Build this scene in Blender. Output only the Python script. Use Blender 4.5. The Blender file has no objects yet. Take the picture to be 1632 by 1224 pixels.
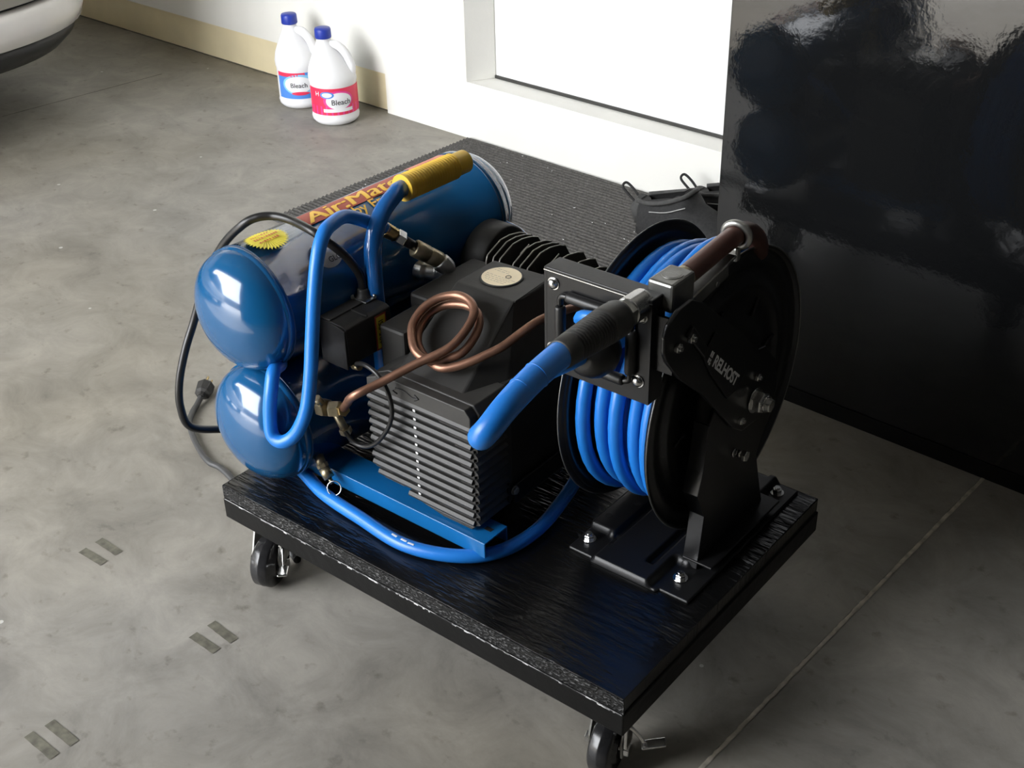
import bpy, bmesh, math, random
from math import sin, cos, pi, radians, sqrt, atan2
from mathutils import Vector, Matrix, Quaternion
random.seed(7)
S = bpy.context.scene
COL = S.collection
# ------------------------------------------------------------------ camera
cam_d = bpy.data.cameras.new('camera')
cam = bpy.data.objects.new('camera', cam_d)
COL.objects.link(cam)
S.camera = cam
F_PX = 2028.85
cam_d.sensor_fit = 'HORIZONTAL'
cam_d.sensor_width = 36.0
cam_d.lens = F_PX / 1632.0 * 36.0
cam_d.clip_start = 0.02
p_, y_, r_ = radians(31.5677), radians(42.5953), radians(-1.3716)
# yaw is measured against the back wall, which runs along world X
fwd = Vector((cos(p_) * -sin(y_), cos(p_) * cos(y_), -sin(p_)))
fwd = Vector((-sin(y_) * cos(p_), cos(y_) * cos(p_), -sin(p_)))
rgt = Vector((cos(y_), sin(y_), 0))
upv = rgt.cross(fwd)
r2 = rgt * cos(r_) + upv * sin(r_)
u2 = -rgt * sin(r_) + upv * cos(r_)
M3 = Matrix((r2, u2, -fwd)).transposed()
cam.matrix_world = Matrix.Translation((2.0195, -2.0657, 1.085)) @ M3.to_4x4()
# ------------------------------------------------------------------ light and exposure
W = bpy.data.worlds.new('sky')
S.world = W
W.use_nodes = True
bg = W.node_tree.nodes['Background']
bg.inputs[0].default_value = (0.95, 0.97, 1.0, 1)
bg.inputs[1].default_value = 2.6
sun_d = bpy.data.lights.new('sun', 'SUN')
sun_d.energy = 2.8
sun_d.angle = radians(0.6)
sun_d.color = (1.0, 0.95, 0.87)
sun = bpy.data.objects.new('sun', sun_d)
COL.objects.link(sun)
sun.rotation_euler = Vector((0.16, 0.50, -0.86)).to_track_quat('-Z', 'Y').to_euler()
por_d = bpy.data.lights.new('door_portal', 'AREA')
por_d.shape = 'RECTANGLE'; por_d.size = 3.9; por_d.size_y = 2.15
por_d.cycles.is_portal = True
por = bpy.data.objects.new('door_portal', por_d)
COL.objects.link(por)
por.location = (-1.15, -3.1, 1.08)
por.rotation_euler = Vector((0, 1, 0)).to_track_quat('-Z', 'Z').to_euler()
S.view_settings.view_transform = 'Standard'
S.view_settings.look = 'None'
S.view_settings.gamma = 1.0
S.view_settings.use_curve_mapping = False
S.view_settings.exposure = 2.7

# ------------------------------------------------------------------ materials
def mat(name, col, rough=0.5, metal=0.0, noise=0.0, nscale=20, bump=0.0, bscale=60, coat=0.0, spec=0.5, stretch=None, cr=0.05):
    m = bpy.data.materials.new(name)
    m.use_nodes = True
    nt = m.node_tree
    b = nt.nodes['Principled BSDF']
    b.inputs['Base Color'].default_value = (*col, 1)
    b.inputs['Roughness'].default_value = rough
    b.inputs['Metallic'].default_value = metal
    b.inputs['Specular IOR Level'].default_value = spec
    b.inputs['Coat Weight'].default_value = coat
    b.inputs['Coat Roughness'].default_value = cr
    tc = nt.nodes.new('ShaderNodeTexCoord')
    vec = tc.outputs['Object']
    if stretch:
        mp = nt.nodes.new('ShaderNodeMapping')
        mp.inputs['Scale'].default_value = stretch
        nt.links.new(vec, mp.inputs[0]); vec = mp.outputs[0]
    if noise:
        n = nt.nodes.new('ShaderNodeTexNoise')
        n.inputs['Scale'].default_value = nscale
        n.inputs['Detail'].default_value = 6
        nt.links.new(vec, n.inputs['Vector'])
        r = nt.nodes.new('ShaderNodeValToRGB')
        r.color_ramp.elements[0].position = 0.3
        r.color_ramp.elements[1].position = 0.7
        r.color_ramp.elements[0].color = (*[c * (1 - noise) for c in col], 1)
        r.color_ramp.elements[1].color = (*[min(1, c * (1 + noise)) for c in col], 1)
        nt.links.new(n.outputs['Fac'], r.inputs[0])
        nt.links.new(r.outputs[0], b.inputs['Base Color'])
    if bump:
        n2 = nt.nodes.new('ShaderNodeTexNoise')
        n2.inputs['Scale'].default_value = bscale
        n2.inputs['Detail'].default_value = 4
        nt.links.new(vec, n2.inputs['Vector'])
        bp = nt.nodes.new('ShaderNodeBump')
        bp.inputs['Strength'].default_value = bump
        bp.inputs['Distance'].default_value = 0.002
        nt.links.new(n2.outputs['Fac'], bp.inputs['Height'])
        nt.links.new(bp.outputs[0], b.inputs['Normal'])
    return m

def N(nt, t, **kw):
    n = nt.nodes.new(t)
    for k, v in kw.items():
        if k in n.inputs: n.inputs[k].default_value = v
        else: setattr(n, k, v)
    return n

def concrete():
    m = bpy.data.materials.new('concrete'); m.use_nodes = True
    nt = m.node_tree; b = nt.nodes['Principled BSDF']; L = nt.links.new
    tc = N(nt, 'ShaderNodeTexCoord')
    n1 = N(nt, 'ShaderNodeTexNoise', Scale=1.7, Detail=8.0, Roughness=0.62)
    n2 = N(nt, 'ShaderNodeTexNoise', Scale=9.0, Detail=8.0, Roughness=0.7, Distortion=0.6)
    n3 = N(nt, 'ShaderNodeTexNoise', Scale=30.0, Detail=5.0, Roughness=0.6)
    n4 = N(nt, 'ShaderNodeTexNoise', Scale=0.8, Detail=3.0)
    mp = N(nt, 'ShaderNodeMapping'); mp.inputs['Scale'].default_value = (1, 1.2, 1)
    mp.inputs['Rotation'].default_value = (0, 0, 0.5)
    L(tc.outputs['Object'], mp.inputs[0])
    for n in (n1, n2, n3, n4): L(mp.outputs[0], n.inputs['Vector'])
    r1 = N(nt, 'ShaderNodeValToRGB'); L(n1.outputs['Fac'], r1.inputs[0])
    e = r1.color_ramp.elements
    e[0].position = .32; e[0].color = (.175, .158, .130, 1); e[1].position = .68; e[1].color = (.345, .320, .272, 1)
    r4 = N(nt, 'ShaderNodeValToRGB'); L(n4.outputs['Fac'], r4.inputs[0])
    e = r4.color_ramp.elements
    e[0].position = .38; e[0].color = (.29, .262, .20, 1); e[1].position = .62; e[1].color = (.285, .278, .262, 1)
    mx = N(nt, 'ShaderNodeMix', data_type='RGBA', blend_type='MIX'); mx.inputs[0].default_value = .45
    L(r1.outputs[0], mx.inputs[6]); L(r4.outputs[0], mx.inputs[7])
    r2 = N(nt, 'ShaderNodeValToRGB'); L(n2.outputs['Fac'], r2.inputs[0])
    e = r2.color_ramp.elements
    e[0].position = .28; e[0].color = (.66, .66, .66, 1); e[1].position = .66; e[1].color = (1.15, 1.15, 1.15, 1)
    m2 = N(nt, 'ShaderNodeMix', data_type='RGBA', blend_type='MULTIPLY'); m2.inputs[0].default_value = 1.0
    L(mx.outputs[2], m2.inputs[6]); L(r2.outputs[0], m2.inputs[7])
    r3 = N(nt, 'ShaderNodeValToRGB'); L(n3.outputs['Fac'], r3.inputs[0])
    e = r3.color_ramp.elements
    e[0].position = .26; e[0].color = (.45, .43, .40, 1); e[1].position = .40; e[1].color = (1, 1, 1, 1)
    m3 = N(nt, 'ShaderNodeMix', data_type='RGBA', blend_type='MULTIPLY'); m3.inputs[0].default_value = .7
    L(m2.outputs[2], m3.inputs[6]); L(r3.outputs[0], m3.inputs[7])
    # tiny pale specks
    v = N(nt, 'ShaderNodeTexVoronoi', Scale=9.0); L(tc.outputs['Object'], v.inputs['Vector'])
    lt = N(nt, 'ShaderNodeMath', operation='LESS_THAN'); L(v.outputs['Distance'], lt.inputs[0]); lt.inputs[1].default_value = .035
    m4 = N(nt, 'ShaderNodeMix', data_type='RGBA'); L(lt.outputs[0], m4.inputs[0]); L(m3.outputs[2], m4.inputs[6]); m4.inputs[7].default_value = (.5, .49, .46, 1)
    L(m4.outputs[2], b.inputs['Base Color'])
    rr = N(nt, 'ShaderNodeMapRange'); L(n2.outputs['Fac'], rr.inputs[0]); rr.inputs[3].default_value = .42; rr.inputs[4].default_value = .68
    L(rr.outputs[0], b.inputs['Roughness'])
    bp = N(nt, 'ShaderNodeBump', Strength=.35, Distance=.0015); L(n3.outputs['Fac'], bp.inputs['Height']); L(bp.outputs[0], b.inputs['Normal'])
    return m

def board_paint():
    # glossy black paint brushed over strand board: flakes and ridges show as relief
    m = bpy.data.materials.new('black_board_paint'); m.use_nodes = True
    nt = m.node_tree; b = nt.nodes['Principled BSDF']; L = nt.links.new
    tc = N(nt, 'ShaderNodeTexCoord')
    hs = []
    for ang, sc in ((0.5, (14, 90, 1)), (1.9, (16, 110, 1)), (2.7, (20, 70, 1))):
        mp = N(nt, 'ShaderNodeMapping'); mp.inputs['Scale'].default_value = sc; mp.inputs['Rotation'].default_value = (0, 0, ang)
        L(tc.outputs['Object'], mp.inputs[0])
        n = N(nt, 'ShaderNodeTexNoise', Scale=1.0, Detail=3.0); L(mp.outputs[0], n.inputs['Vector']); hs.append(n)
    a = N(nt, 'ShaderNodeMath', operation='MAXIMUM'); L(hs[0].outputs[0], a.inputs[0]); L(hs[1].outputs[0], a.inputs[1])
    a2 = N(nt, 'ShaderNodeMath', operation='MAXIMUM'); L(a.outputs[0], a2.inputs[0]); L(hs[2].outputs[0], a2.inputs[1])
    big = N(nt, 'ShaderNodeTexNoise', Scale=7.0, Detail=2.0); L(tc.outputs['Object'], big.inputs['Vector'])
    rg = N(nt, 'ShaderNodeMapRange'); L(big.outputs[0], rg.inputs[0]); rg.inputs[1].default_value = .42; rg.inputs[2].default_value = .62; rg.inputs[3].default_value = .15; rg.inputs[4].default_value = .9
    bp = N(nt, 'ShaderNodeBump', Distance=.007); L(rg.outputs[0], bp.inputs['Strength']); L(a2.outputs[0], bp.inputs['Height'])
    L(bp.outputs[0], b.inputs['Normal'])
    b.inputs['Base Color'].default_value = (.0035, .0035, .0035, 1)
    b.inputs['Roughness'].default_value = .27
    return m

def edge_wood():
    m = bpy.data.materials.new('painted_rough_edge'); m.use_nodes = True
    nt = m.node_tree; b = nt.nodes['Principled BSDF']; L = nt.links.new
    tc = N(nt, 'ShaderNodeTexCoord')
    mp = N(nt, 'ShaderNodeMapping'); mp.inputs['Scale'].default_value = (1, 1, 1.6); L(tc.outputs['Object'], mp.inputs[0])
    n = N(nt, 'ShaderNodeTexNoise', Scale=260.0, Detail=4.0); L(mp.outputs[0], n.inputs['Vector'])
    r = N(nt, 'ShaderNodeValToRGB'); L(n.outputs[0], r.inputs[0])
    e = r.color_ramp.elements; e[0].position = .55; e[0].color = (.003, .003, .003, 1); e[1].position = .70; e[1].color = (.16, .16, .16, 1)
    L(r.outputs[0], b.inputs['Base Color'])
    bp = N(nt, 'ShaderNodeBump', Strength=1.0, Distance=.003); L(n.outputs[0], bp.inputs['Height']); L(bp.outputs[0], b.inputs['Normal'])
    b.inputs['Roughness'].default_value = .45; b.inputs['Specular IOR Level'].default_value = .3
    return m

def pale_noise():  # noise from dark grey to pale grey, for the frame's upper edge
    m = bpy.data.materials.new('pale_edge'); m.use_nodes = True
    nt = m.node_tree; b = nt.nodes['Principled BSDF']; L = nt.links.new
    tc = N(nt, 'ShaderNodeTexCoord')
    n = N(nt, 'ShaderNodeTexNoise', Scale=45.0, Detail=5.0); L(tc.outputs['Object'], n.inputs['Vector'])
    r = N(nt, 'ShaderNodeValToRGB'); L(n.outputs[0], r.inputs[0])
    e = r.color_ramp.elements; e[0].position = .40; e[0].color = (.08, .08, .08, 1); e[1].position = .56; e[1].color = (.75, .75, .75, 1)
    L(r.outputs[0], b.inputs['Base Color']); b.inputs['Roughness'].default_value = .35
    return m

M = {}
M['concrete'] = concrete()
M['board'] = board_paint()
M['edge'] = edge_wood()
M['pale_line'] = pale_noise()
M['frame_black'] = mat('satin_black_wood', (.003, .003, .003), .42, noise=.4, nscale=30, bump=.25, bscale=90, spec=.22)
M['cream'] = mat('cream_curb_paint', (.80, .70, .46), .6, noise=.06, nscale=9, bump=.2, bscale=30)
M['wall'] = mat('white_wall_paint', (.80, .79, .74), .7, noise=.03, nscale=4, bump=.15, bscale=120)
M['door'] = mat('white_door_paint', (.84, .84, .83), .45, noise=.02, nscale=5)
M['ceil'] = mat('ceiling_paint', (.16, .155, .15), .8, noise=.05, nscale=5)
M['dim'] = mat('dark_unseen_wall', (.06, .058, .055), .8, noise=.1, nscale=3)  # for unseen walls, darkened to cut bounce light
M['drive'] = mat('driveway_concrete', (.50, .48, .44), .8, noise=.15, nscale=2)
M['crack'] = mat('joint_dust', (.50, .46, .38), .9, noise=.35, nscale=60)
M['stain'] = mat('tape_residue', (.125, .118, .09), .7, noise=.35, nscale=90)
M['crackdark'] = mat('hairline_crack', (.13, .12, .10), .9, noise=.3, nscale=30)
M['cab'] = mat('gloss_black_enamel', (.008, .0085, .009), .07, bump=.22, bscale=38, coat=0.3, cr=.03)
M['rug'] = mat('ribbed_charcoal_rug', (.098, .094, .088), .95, noise=.35, nscale=220, spec=.15, bump=.3, bscale=300)
M['blue'] = mat('tank_blue_paint', (.005, .078, .205), .16, noise=.07, nscale=8, coat=.5, cr=.04, bump=.03, bscale=25)
M['bluerail'] = mat('rail_blue_paint', (.006, .12, .34), .3, noise=.08, nscale=20, coat=.3)
M['bluetube'] = mat('handle_blue_paint', (.007, .105, .36), .22, coat=.5)
M['hose'] = mat('blue_hose_rubber', (.014, .185, .62), .33, noise=.05, nscale=15, spec=.5)
M['seam'] = mat('dark_seam_sealant', (.012, .05, .11), .35)
M['plastic'] = mat('black_ribbed_plastic', (.030, .029, .027), .52, noise=.18, nscale=35, bump=.12, bscale=150)
M['plastic2'] = mat('dusty_black_plastic', (.017, .0165, .015), .55, noise=.3, nscale=25, bump=.1, bscale=120)
M['void'] = mat('unlit_interior', (.003, .003, .003), .9)
M['steelblk'] = mat('powder_coated_black_steel', (.008, .008, .0085), .30, noise=.1, nscale=60, bump=.04, bscale=300)
M['guide'] = mat('satin_black_steel_plate', (.0085, .0085, .009), .34, spec=.35, bump=.05, bscale=300)
M['rubber'] = mat('black_rubber', (.010, .010, .010), .42, noise=.2, nscale=50)
M['rubber2'] = mat('dusty_black_rubber', (.030, .029, .026), .5, noise=.2, nscale=50)
M['wheel'] = mat('glossy_black_wheel', (.018, .018, .019), .22, noise=.4, nscale=40)
M['zinc'] = mat('bright_zinc', (.70, .70, .69), .22, 1.0, noise=.1, nscale=40)
M['galv'] = mat('dull_galvanised_steel', (.42, .42, .40), .38, 1.0, noise=.2, nscale=50)
M['cast'] = mat('cast_alloy', (.22, .22, .21), .42, .9, noise=.2, nscale=40, bump=.15, bscale=200)
M['fin'] = mat('cast_iron_fin', (.042, .038, .032), .55, .3, noise=.3, nscale=60)
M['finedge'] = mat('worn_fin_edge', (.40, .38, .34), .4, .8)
M['brass'] = mat('brass', (.62, .47, .22), .28, 1.0, noise=.15, nscale=60)
M['brassd'] = mat('dull_brass', (.42, .36, .24), .4, .9, noise=.25, nscale=60)
M['copper'] = mat('dull_copper', (.29, .155, .105), .42, .8, noise=.3, nscale=25, bump=.04)
M['brown'] = mat('brown_rubber_sleeve', (.085, .035, .026), .38, noise=.3, nscale=18)
M['yellow'] = mat('yellow_grip_vinyl', (.72, .46, .045), .42, noise=.12, nscale=20)
M['yel_st'] = mat('yellow_sticker', (.78, .66, .07), .45, noise=.06, nscale=30)
M['red_ink'] = mat('red_ink', (.55, .10, .05), .5)
M['maroon'] = mat('maroon_ink', (.36, .055, .03), .5)
M['orange_ink'] = mat('orange_yellow_ink', (.85, .52, .05), .45)
M['salmon'] = mat('worn_red_sticker', (.62, .17, .11), .45)
M['cream_st'] = mat('cream_foil_label', (.85, .72, .48), .32, noise=.05, nscale=60)
M['ink'] = mat('black_ink', (.02, .02, .02), .6)
M['greyink'] = mat('worn_grey_ink', (.35, .31, .24), .6)
M['white_ink'] = mat('silver_white_ink', (.85, .85, .85), .5)
M['silver_st'] = mat('brushed_badge', (.45, .44, .41), .35, .8)
M['redtip'] = mat('orange_vinyl_tip', (.85, .13, .04), .35)
M['cord'] = mat('black_cord', (.012, .012, .012), .36)
M['cordg'] = mat('dusty_grey_cord', (.055, .055, .055), .5)
M['carwhite'] = mat('white_car_paint', (.62, .60, .57), .22, coat=.6, noise=.02)
M['cargrey'] = mat('grey_car_panel', (.38, .37, .33), .35, coat=.3)
M['cartrim'] = mat('black_bumper_trim', (.012, .013, .012), .5)
M['glassd'] = mat('tinted_glass', (.01, .012, .014), .05)
M['bottle'] = mat('white_bottle_plastic', (.86, .86, .87), .35, noise=.01)
M['cap'] = mat('blue_cap', (.02, .045, .36), .4)
M['lab_red'] = mat('red_bleach_label', (.80, .035, .10), .4)
M['lab_pink'] = mat('pink_bleach_label', (.80, .06, .30), .4)
M['lab_blue'] = mat('blue_bleach_label', (.08, .26, .72), .4)
M['lab_cyan'] = mat('light_blue_label', (.25, .58, .85), .4)
M['lab_white'] = mat('white_label', (.85, .85, .87), .4)
M['shoe'] = mat('black_knit_fabric', (.018, .018, .018), .85, noise=.3, nscale=200, bump=.3, bscale=400)
M['shoe_l'] = mat('charcoal_padded_heel', (.05, .05, .048), .8, noise=.2, nscale=150)
M['sole'] = mat('black_shoe_sole', (.012, .012, .012), .6)
M['thread'] = mat('grey_piping', (.35, .35, .34), .6)

# ------------------------------------------------------------------ geometry helpers
class G:
    def __init__(s): s.bm = bmesh.new()
    def box(s, a, b, bev=0.0, seg=2, rot=None, piv=None):
        a = Vector(a); b = Vector(b); c = (a + b) / 2; d = b - a
        r = bmesh.ops.create_cube(s.bm, size=1.0)
        vs = r['verts']
        bmesh.ops.scale(s.bm, vec=(abs(d.x), abs(d.y), abs(d.z)), verts=vs)
        if bev > 0:
            es = list({e for v in vs for e in v.link_edges})
            rr = bmesh.ops.bevel(s.bm, geom=es, offset=bev, segments=seg, profile=.5, affect='EDGES')
            vs = list({v for f in rr['faces'] for v in f.verts} | {v for v in vs if v.is_valid})
            vs = s._island(vs)
        m = Matrix.Translation(c)
        if rot is not None:
            pv = Vector(piv) if piv is not None else c
            m = Matrix.Translation(pv) @ rot.to_matrix().to_4x4() @ Matrix.Translation(-pv) @ m
        bmesh.ops.transform(s.bm, matrix=m, verts=vs)
        return s
    def _island(s, vs):
        seen = set(vs); st = list(vs)
        while st:
            v = st.pop()
            for e in v.link_edges:
                o = e.other_vert(v)
                if o not in seen: seen.add(o); st.append(o)
        return list(seen)
    def prism(s, pts, axis, a, b, bev=0.0, hole=None):
        # pts: 2-D outline in the two remaining axes (in axis order), extruded along axis from a to b
        def mk(p, t):
            if axis == 0: return (t, p[0], p[1])
            if axis == 1: return (p[0], t, p[1])
            return (p[0], p[1], t)
        if hole:
            n = len(pts)
            for t in (a, b): pass
            va = [s.bm.verts.new(mk(p, a)) for p in pts]; vb = [s.bm.verts.new(mk(p, b)) for p in pts]
            ha = [s.bm.verts.new(mk(p, a)) for p in hole]; hb = [s.bm.verts.new(mk(p, b)) for p in hole]
            for i in range(n):
                j = (i + 1) % n
                s.bm.faces.new((va[i], va[j], ha[j], ha[i])); s.bm.faces.new((vb[j], vb[i], hb[i], hb[j]))
                s.bm.faces.new((va[j], va[i], vb[i], vb[j])); s.bm.faces.new((ha[i], ha[j], hb[j], hb[i]))
            return s
        va = [s.bm.verts.new(mk(p, a)) for p in pts]; vb = [s.bm.verts.new(mk(p, b)) for p in pts]
        n = len(pts)
        fs = [s.bm.faces.new(va), s.bm.faces.new(vb[::-1])]
        for i in range(n): fs.append(s.bm.faces.new((va[(i + 1) % n], va[i], vb[i], vb[(i + 1) % n])))
        if bev > 0:
            es = list({e for f in fs for e in f.edges})
            bmesh.ops.bevel(s.bm, geom=es, offset=bev, segments=2, profile=.5, affect='EDGES')
        return s
    def tube(s, path, rad, n=14, caps=True, flat=None, smooth=True):
        P = [Vector(p) for p in path]; k = len(P)
        rads = rad if isinstance(rad, (list, tuple)) else [rad] * k
        T = []
        for i in range(k):
            t = P[min(i + 1, k - 1)] - P[max(i - 1, 0)]
            T.append(t.normalized() if t.length > 1e-9 else Vector((0, 0, 1)))
        up = Vector((0, 0, 1)) if abs(T[0].z) < .9 else Vector((1, 0, 0))
        nrm = (up - T[0] * up.dot(T[0])).normalized()
        rings = []
        for i in range(k):
            if i:
                q = T[i - 1].rotation_difference(T[i]); nrm = (q @ nrm)
                nrm = (nrm - T[i] * nrm.dot(T[i])).normalized()
            bn = T[i].cross(nrm)
            rings.append([s.bm.verts.new(P[i] + (nrm * cos(2 * pi * j / n) + bn * sin(2 * pi * j / n)) * rads[i]) for j in range(n)])
        for i in range(k - 1):
            for j in range(n):
                f = s.bm.faces.new((rings[i][j], rings[i][(j + 1) % n], rings[i + 1][(j + 1) % n], rings[i + 1][j]))
                f.smooth = smooth
        if caps:
            s.bm.faces.new(rings[0][::-1]); s.bm.faces.new(rings[-1])
        return s
    def cyl(s, a, b, r, n=24, r2=None, smooth=True):
        return s.tube([a, b], [r, r if r2 is None else r2], n, True, smooth=smooth)
    def lathe(s, o, ax, prof, n=32, smooth=True, arc=None):
        # prof: list of (distance along axis, radius)
        o = Vector(o); ax = Vector(ax).normalized()
        u = (Vector((0, 0, 1)) if abs(ax.z) < .9 else Vector((1, 0, 0))); u = (u - ax * u.dot(ax)).normalized(); w = ax.cross(u)
        rings = []
        for d, r in prof:
            if r < 1e-6: rings.append([s.bm.verts.new(o + ax * d)])
            else: rings.append([s.bm.verts.new(o + ax * d + (u * cos(2 * pi * j / n) + w * sin(2 * pi * j / n)) * r) for j in range(n)])
        for i in range(len(rings) - 1):
            A, B = rings[i], rings[i + 1]
            for j in range(n):
                if len(A) == 1 and len(B) == 1: continue
                if len(A) == 1: f = s.bm.faces.new((A[0], B[(j + 1) % n], B[j]))
                elif len(B) == 1: f = s.bm.faces.new((A[j], A[(j + 1) % n], B[0]))
                else: f = s.bm.faces.new((A[j], A[(j + 1) % n], B[(j + 1) % n], B[j]))
                f.smooth = smooth
        if len(rings[0]) > 1: s.bm.faces.new(rings[0][::-1])
        if len(rings[-1]) > 1: s.bm.faces.new(rings[-1])
        return s
    def ring(s, o, ax, R, r, n=28, m=10):
        o = Vector(o); ax = Vector(ax).normalized()
        u = (Vector((0, 0, 1)) if abs(ax.z) < .9 else Vector((1, 0, 0))); u = (u - ax * u.dot(ax)).normalized(); w = ax.cross(u)
        V = []
        for i in range(n):
            c = u * cos(2 * pi * i / n) + w * sin(2 * pi * i / n)
            V.append([s.bm.verts.new(o + c * (R + r * cos(2 * pi * j / m)) + ax * r * sin(2 * pi * j / m)) for j in range(m)])
        for i in range(n):
            for j in range(m):
                f = s.bm.faces.new((V[i][j], V[(i + 1) % n][j], V[(i + 1) % n][(j + 1) % m], V[i][(j + 1) % m])); f.smooth = True
        return s
    def sphere(s, c, r, sc=(1, 1, 1)):
        m = Matrix.Translation(Vector(c)) @ Matrix.Diagonal((*sc, 1))
        rr = bmesh.ops.create_uvsphere(s.bm, u_segments=24, v_segments=14, radius=r, matrix=m)
        for v in rr['verts']:
            for f in v.link_faces: f.smooth = True
        return s
    def grid(s, fn, nu, nv, smooth=True):
        V = [[s.bm.verts.new(fn(i / nu, j / nv)) for j in range(nv + 1)] for i in range(nu + 1)]
        for i in range(nu):
            for j in range(nv):
                f = s.bm.faces.new((V[i][j], V[i + 1][j], V[i + 1][j + 1], V[i][j + 1])); f.smooth = smooth
        return s
    def hexn(s, o, ax, r, h):   # hexagon nut
        return s.lathe(o, ax, [(0, r * .93), (h * .12, r), (h * .88, r), (h, r * .9)], 6, False)

def cr(pts, sub=8):
    P = [Vector(p) for p in pts]; out = []
    P = [P[0] * 2 - P[1]] + P + [P[-1] * 2 - P[-2]]
    for i in range(1, len(P) - 2):
        a, b, c, d = P[i - 1], P[i], P[i + 1], P[i + 2]
        for k in range(sub):
            t = k / sub
            out.append(.5 * ((2 * b) + (c - a) * t + (2 * a - 5 * b + 4 * c - d) * t * t + (3 * b - a - 3 * c + d) * t ** 3))
    out.append(P[-2]); return out

# board frame: x along the cart's front edge, y towards its back, z above the deck
TW = radians(-3.378)
RB = Matrix.Rotation(-TW, 3, 'Z')
W0 = Vector((-.782, 1.40, -.142))
def b2w(p): return RB @ (Vector(p) - W0)
BASE = {}
def thing(name, label, cat, base, frame='B', group=None):
    o = bpy.data.objects.new(name, None); COL.objects.link(o)
    o.empty_display_size = .05
    base = Vector(base)
    if frame == 'B': o.location = b2w(base); o.rotation_euler = (0, 0, -TW)
    else: o.location = base
    BASE[o.name] = base
    o['label'] = label; o['category'] = cat
    if group: o['group'] = group
    return o
def root(o):
    while o.parent: o = o.parent
    return o
def part(name, g, m, parent, label=None, stuff=False):
    me = bpy.data.meshes.new(name)
    bm = g.bm if isinstance(g, G) else g
    b = BASE[root(parent).name]
    bmesh.ops.recalc_face_normals(bm, faces=bm.faces[:])
    bmesh.ops.translate(bm, vec=-b, verts=bm.verts[:])
    bm.to_mesh(me); bm.free()
    me.materials.append(m)
    o = bpy.data.objects.new(name, me); COL.objects.link(o); o.parent = parent
    if label: o['label'] = label
    if stuff: o['kind'] = 'stuff'
    return o
def struct(name, g, m):
    me = bpy.data.meshes.new(name)
    bmesh.ops.recalc_face_normals(g.bm, faces=g.bm.faces[:])
    g.bm.to_mesh(me); g.bm.free(); me.materials.append(m)
    o = bpy.data.objects.new(name, me); COL.objects.link(o); o['kind'] = 'structure'
    BASE[o.name] = Vector((0, 0, 0))
    return o
def shared(name, me, parent, off=(0, 0, 0), m=None):
    o = bpy.data.objects.new(name, me); COL.objects.link(o); o.parent = parent; o.location = off
    return o
def text_g(body, size, fn, bold=0.0, align='CENTER', space=1.0, ext=0.0, sy=1.0):
    cu = bpy.data.curves.new('t', 'FONT'); cu.body = body; cu.size = size; cu.align_x = align; cu.align_y = 'CENTER'
    cu.offset = bold; cu.space_character = space; cu.resolution_u = 3
    ob = bpy.data.objects.new('t', cu); COL.objects.link(ob)
    me = bpy.data.meshes.new_from_object(ob.evaluated_get(bpy.context.evaluated_depsgraph_get()))
    g = G(); g.bm.from_mesh(me)
    bpy.data.objects.remove(ob); bpy.data.curves.remove(cu); bpy.data.meshes.remove(me)
    bmesh.ops.triangulate(g.bm, faces=g.bm.faces[:])
    tris = [[v.co.copy() for v in f.verts] for f in g.bm.faces]; g.bm.free(); g.bm = bmesh.new()
    lim = size * .16; out = []
    while tris:
        t = tris.pop()
        if abs((t[1] - t[0]).cross(t[2] - t[0]).z) < 1e-12: continue
        ls = [(t[k] - t[(k + 1) % 3]).length for k in range(3)]; k = ls.index(max(ls))
        if ls[k] > lim:
            a, b, c = t[k], t[(k + 1) % 3], t[(k + 2) % 3]; m = (a + b) / 2; tris += [[a, m, c], [m, b, c]]
        else: out.append(t)
    for t in out: g.bm.faces.new([g.bm.verts.new(v) for v in t])
    bmesh.ops.remove_doubles(g.bm, verts=g.bm.verts[:], dist=1e-6)
    for v in g.bm.verts: v.co = Vector(fn(v.co.x, v.co.y * sy))
    return g
# ------------------------------------------------------------------ setting (world frame: wall along x at y = 0, floor z = 0)
fl = struct('floor', G().box((-4.6, -1.9, -.08), (1.512, .35, 0)).box((1.518, -1.9, -.08), (4.0, .35, 0))
            .box((-4.6, -4.0, -.08), (1.512, -1.9, 0)).box((1.518, -4.0, -.08), (4.0, -1.9, 0)), M['concrete'])
def wob(x0, x1, y0, y1, n, w, z=-.0022, s=1, am=1.0):
    g = G(); rnd = random.Random(s)
    pl = []
    for i in range(n + 1):
        t = i / n; cx = x0 + (x1 - x0) * t; cy = y0 + (y1 - y0) * t
        d = Vector((x1 - x0, y1 - y0, 0)).normalized(); nn = Vector((-d.y, d.x, 0))
        a = w * (1 + am * (rnd.random() - .5) * .5); b = w * (1 + am * (rnd.random() - .5) * .6)
        pl.append((Vector((cx, cy, z)) + nn * a, Vector((cx, cy, z)) - nn * b))
    for (a, b), (c, d) in zip(pl, pl[1:]):
        vs = [g.bm.verts.new(v) for v in (a, b, d, c)]; g.bm.faces.new(vs)
    return g
part('joint_filler', G().box((1.511, -4, -.05), (1.519, .3, -.004)), M['crack'], fl)
part('joint_crumbs', wob(1.515, 1.515, -4, .2, 700, .0024, .0006), M['crack'], fl, stuff=True)
part('hairline_crack', wob(-1.029, -.997, -.634, -.174, 40, .0018, .0005, 3), M['crackdark'], fl)
for k, (a, b, c, d) in enumerate((((.665, -1.462), (.712, -1.458), 0, 0), ((.663, -1.435), (.709, -1.433), 0, 0), ((.918, -1.464), (.964, -1.462), 0, 0),
        ((.918, -1.436), (.966, -1.437), 0, 0), ((.911, -1.685), (.963, -1.683), 0, 0), ((.913, -1.66), (.963, -1.658), 0, 0))):
    part('tape_residue', wob(a[0], b[0], a[1], b[1], 8, .0062, .0007, k, .15), M['stain'], fl)
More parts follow.
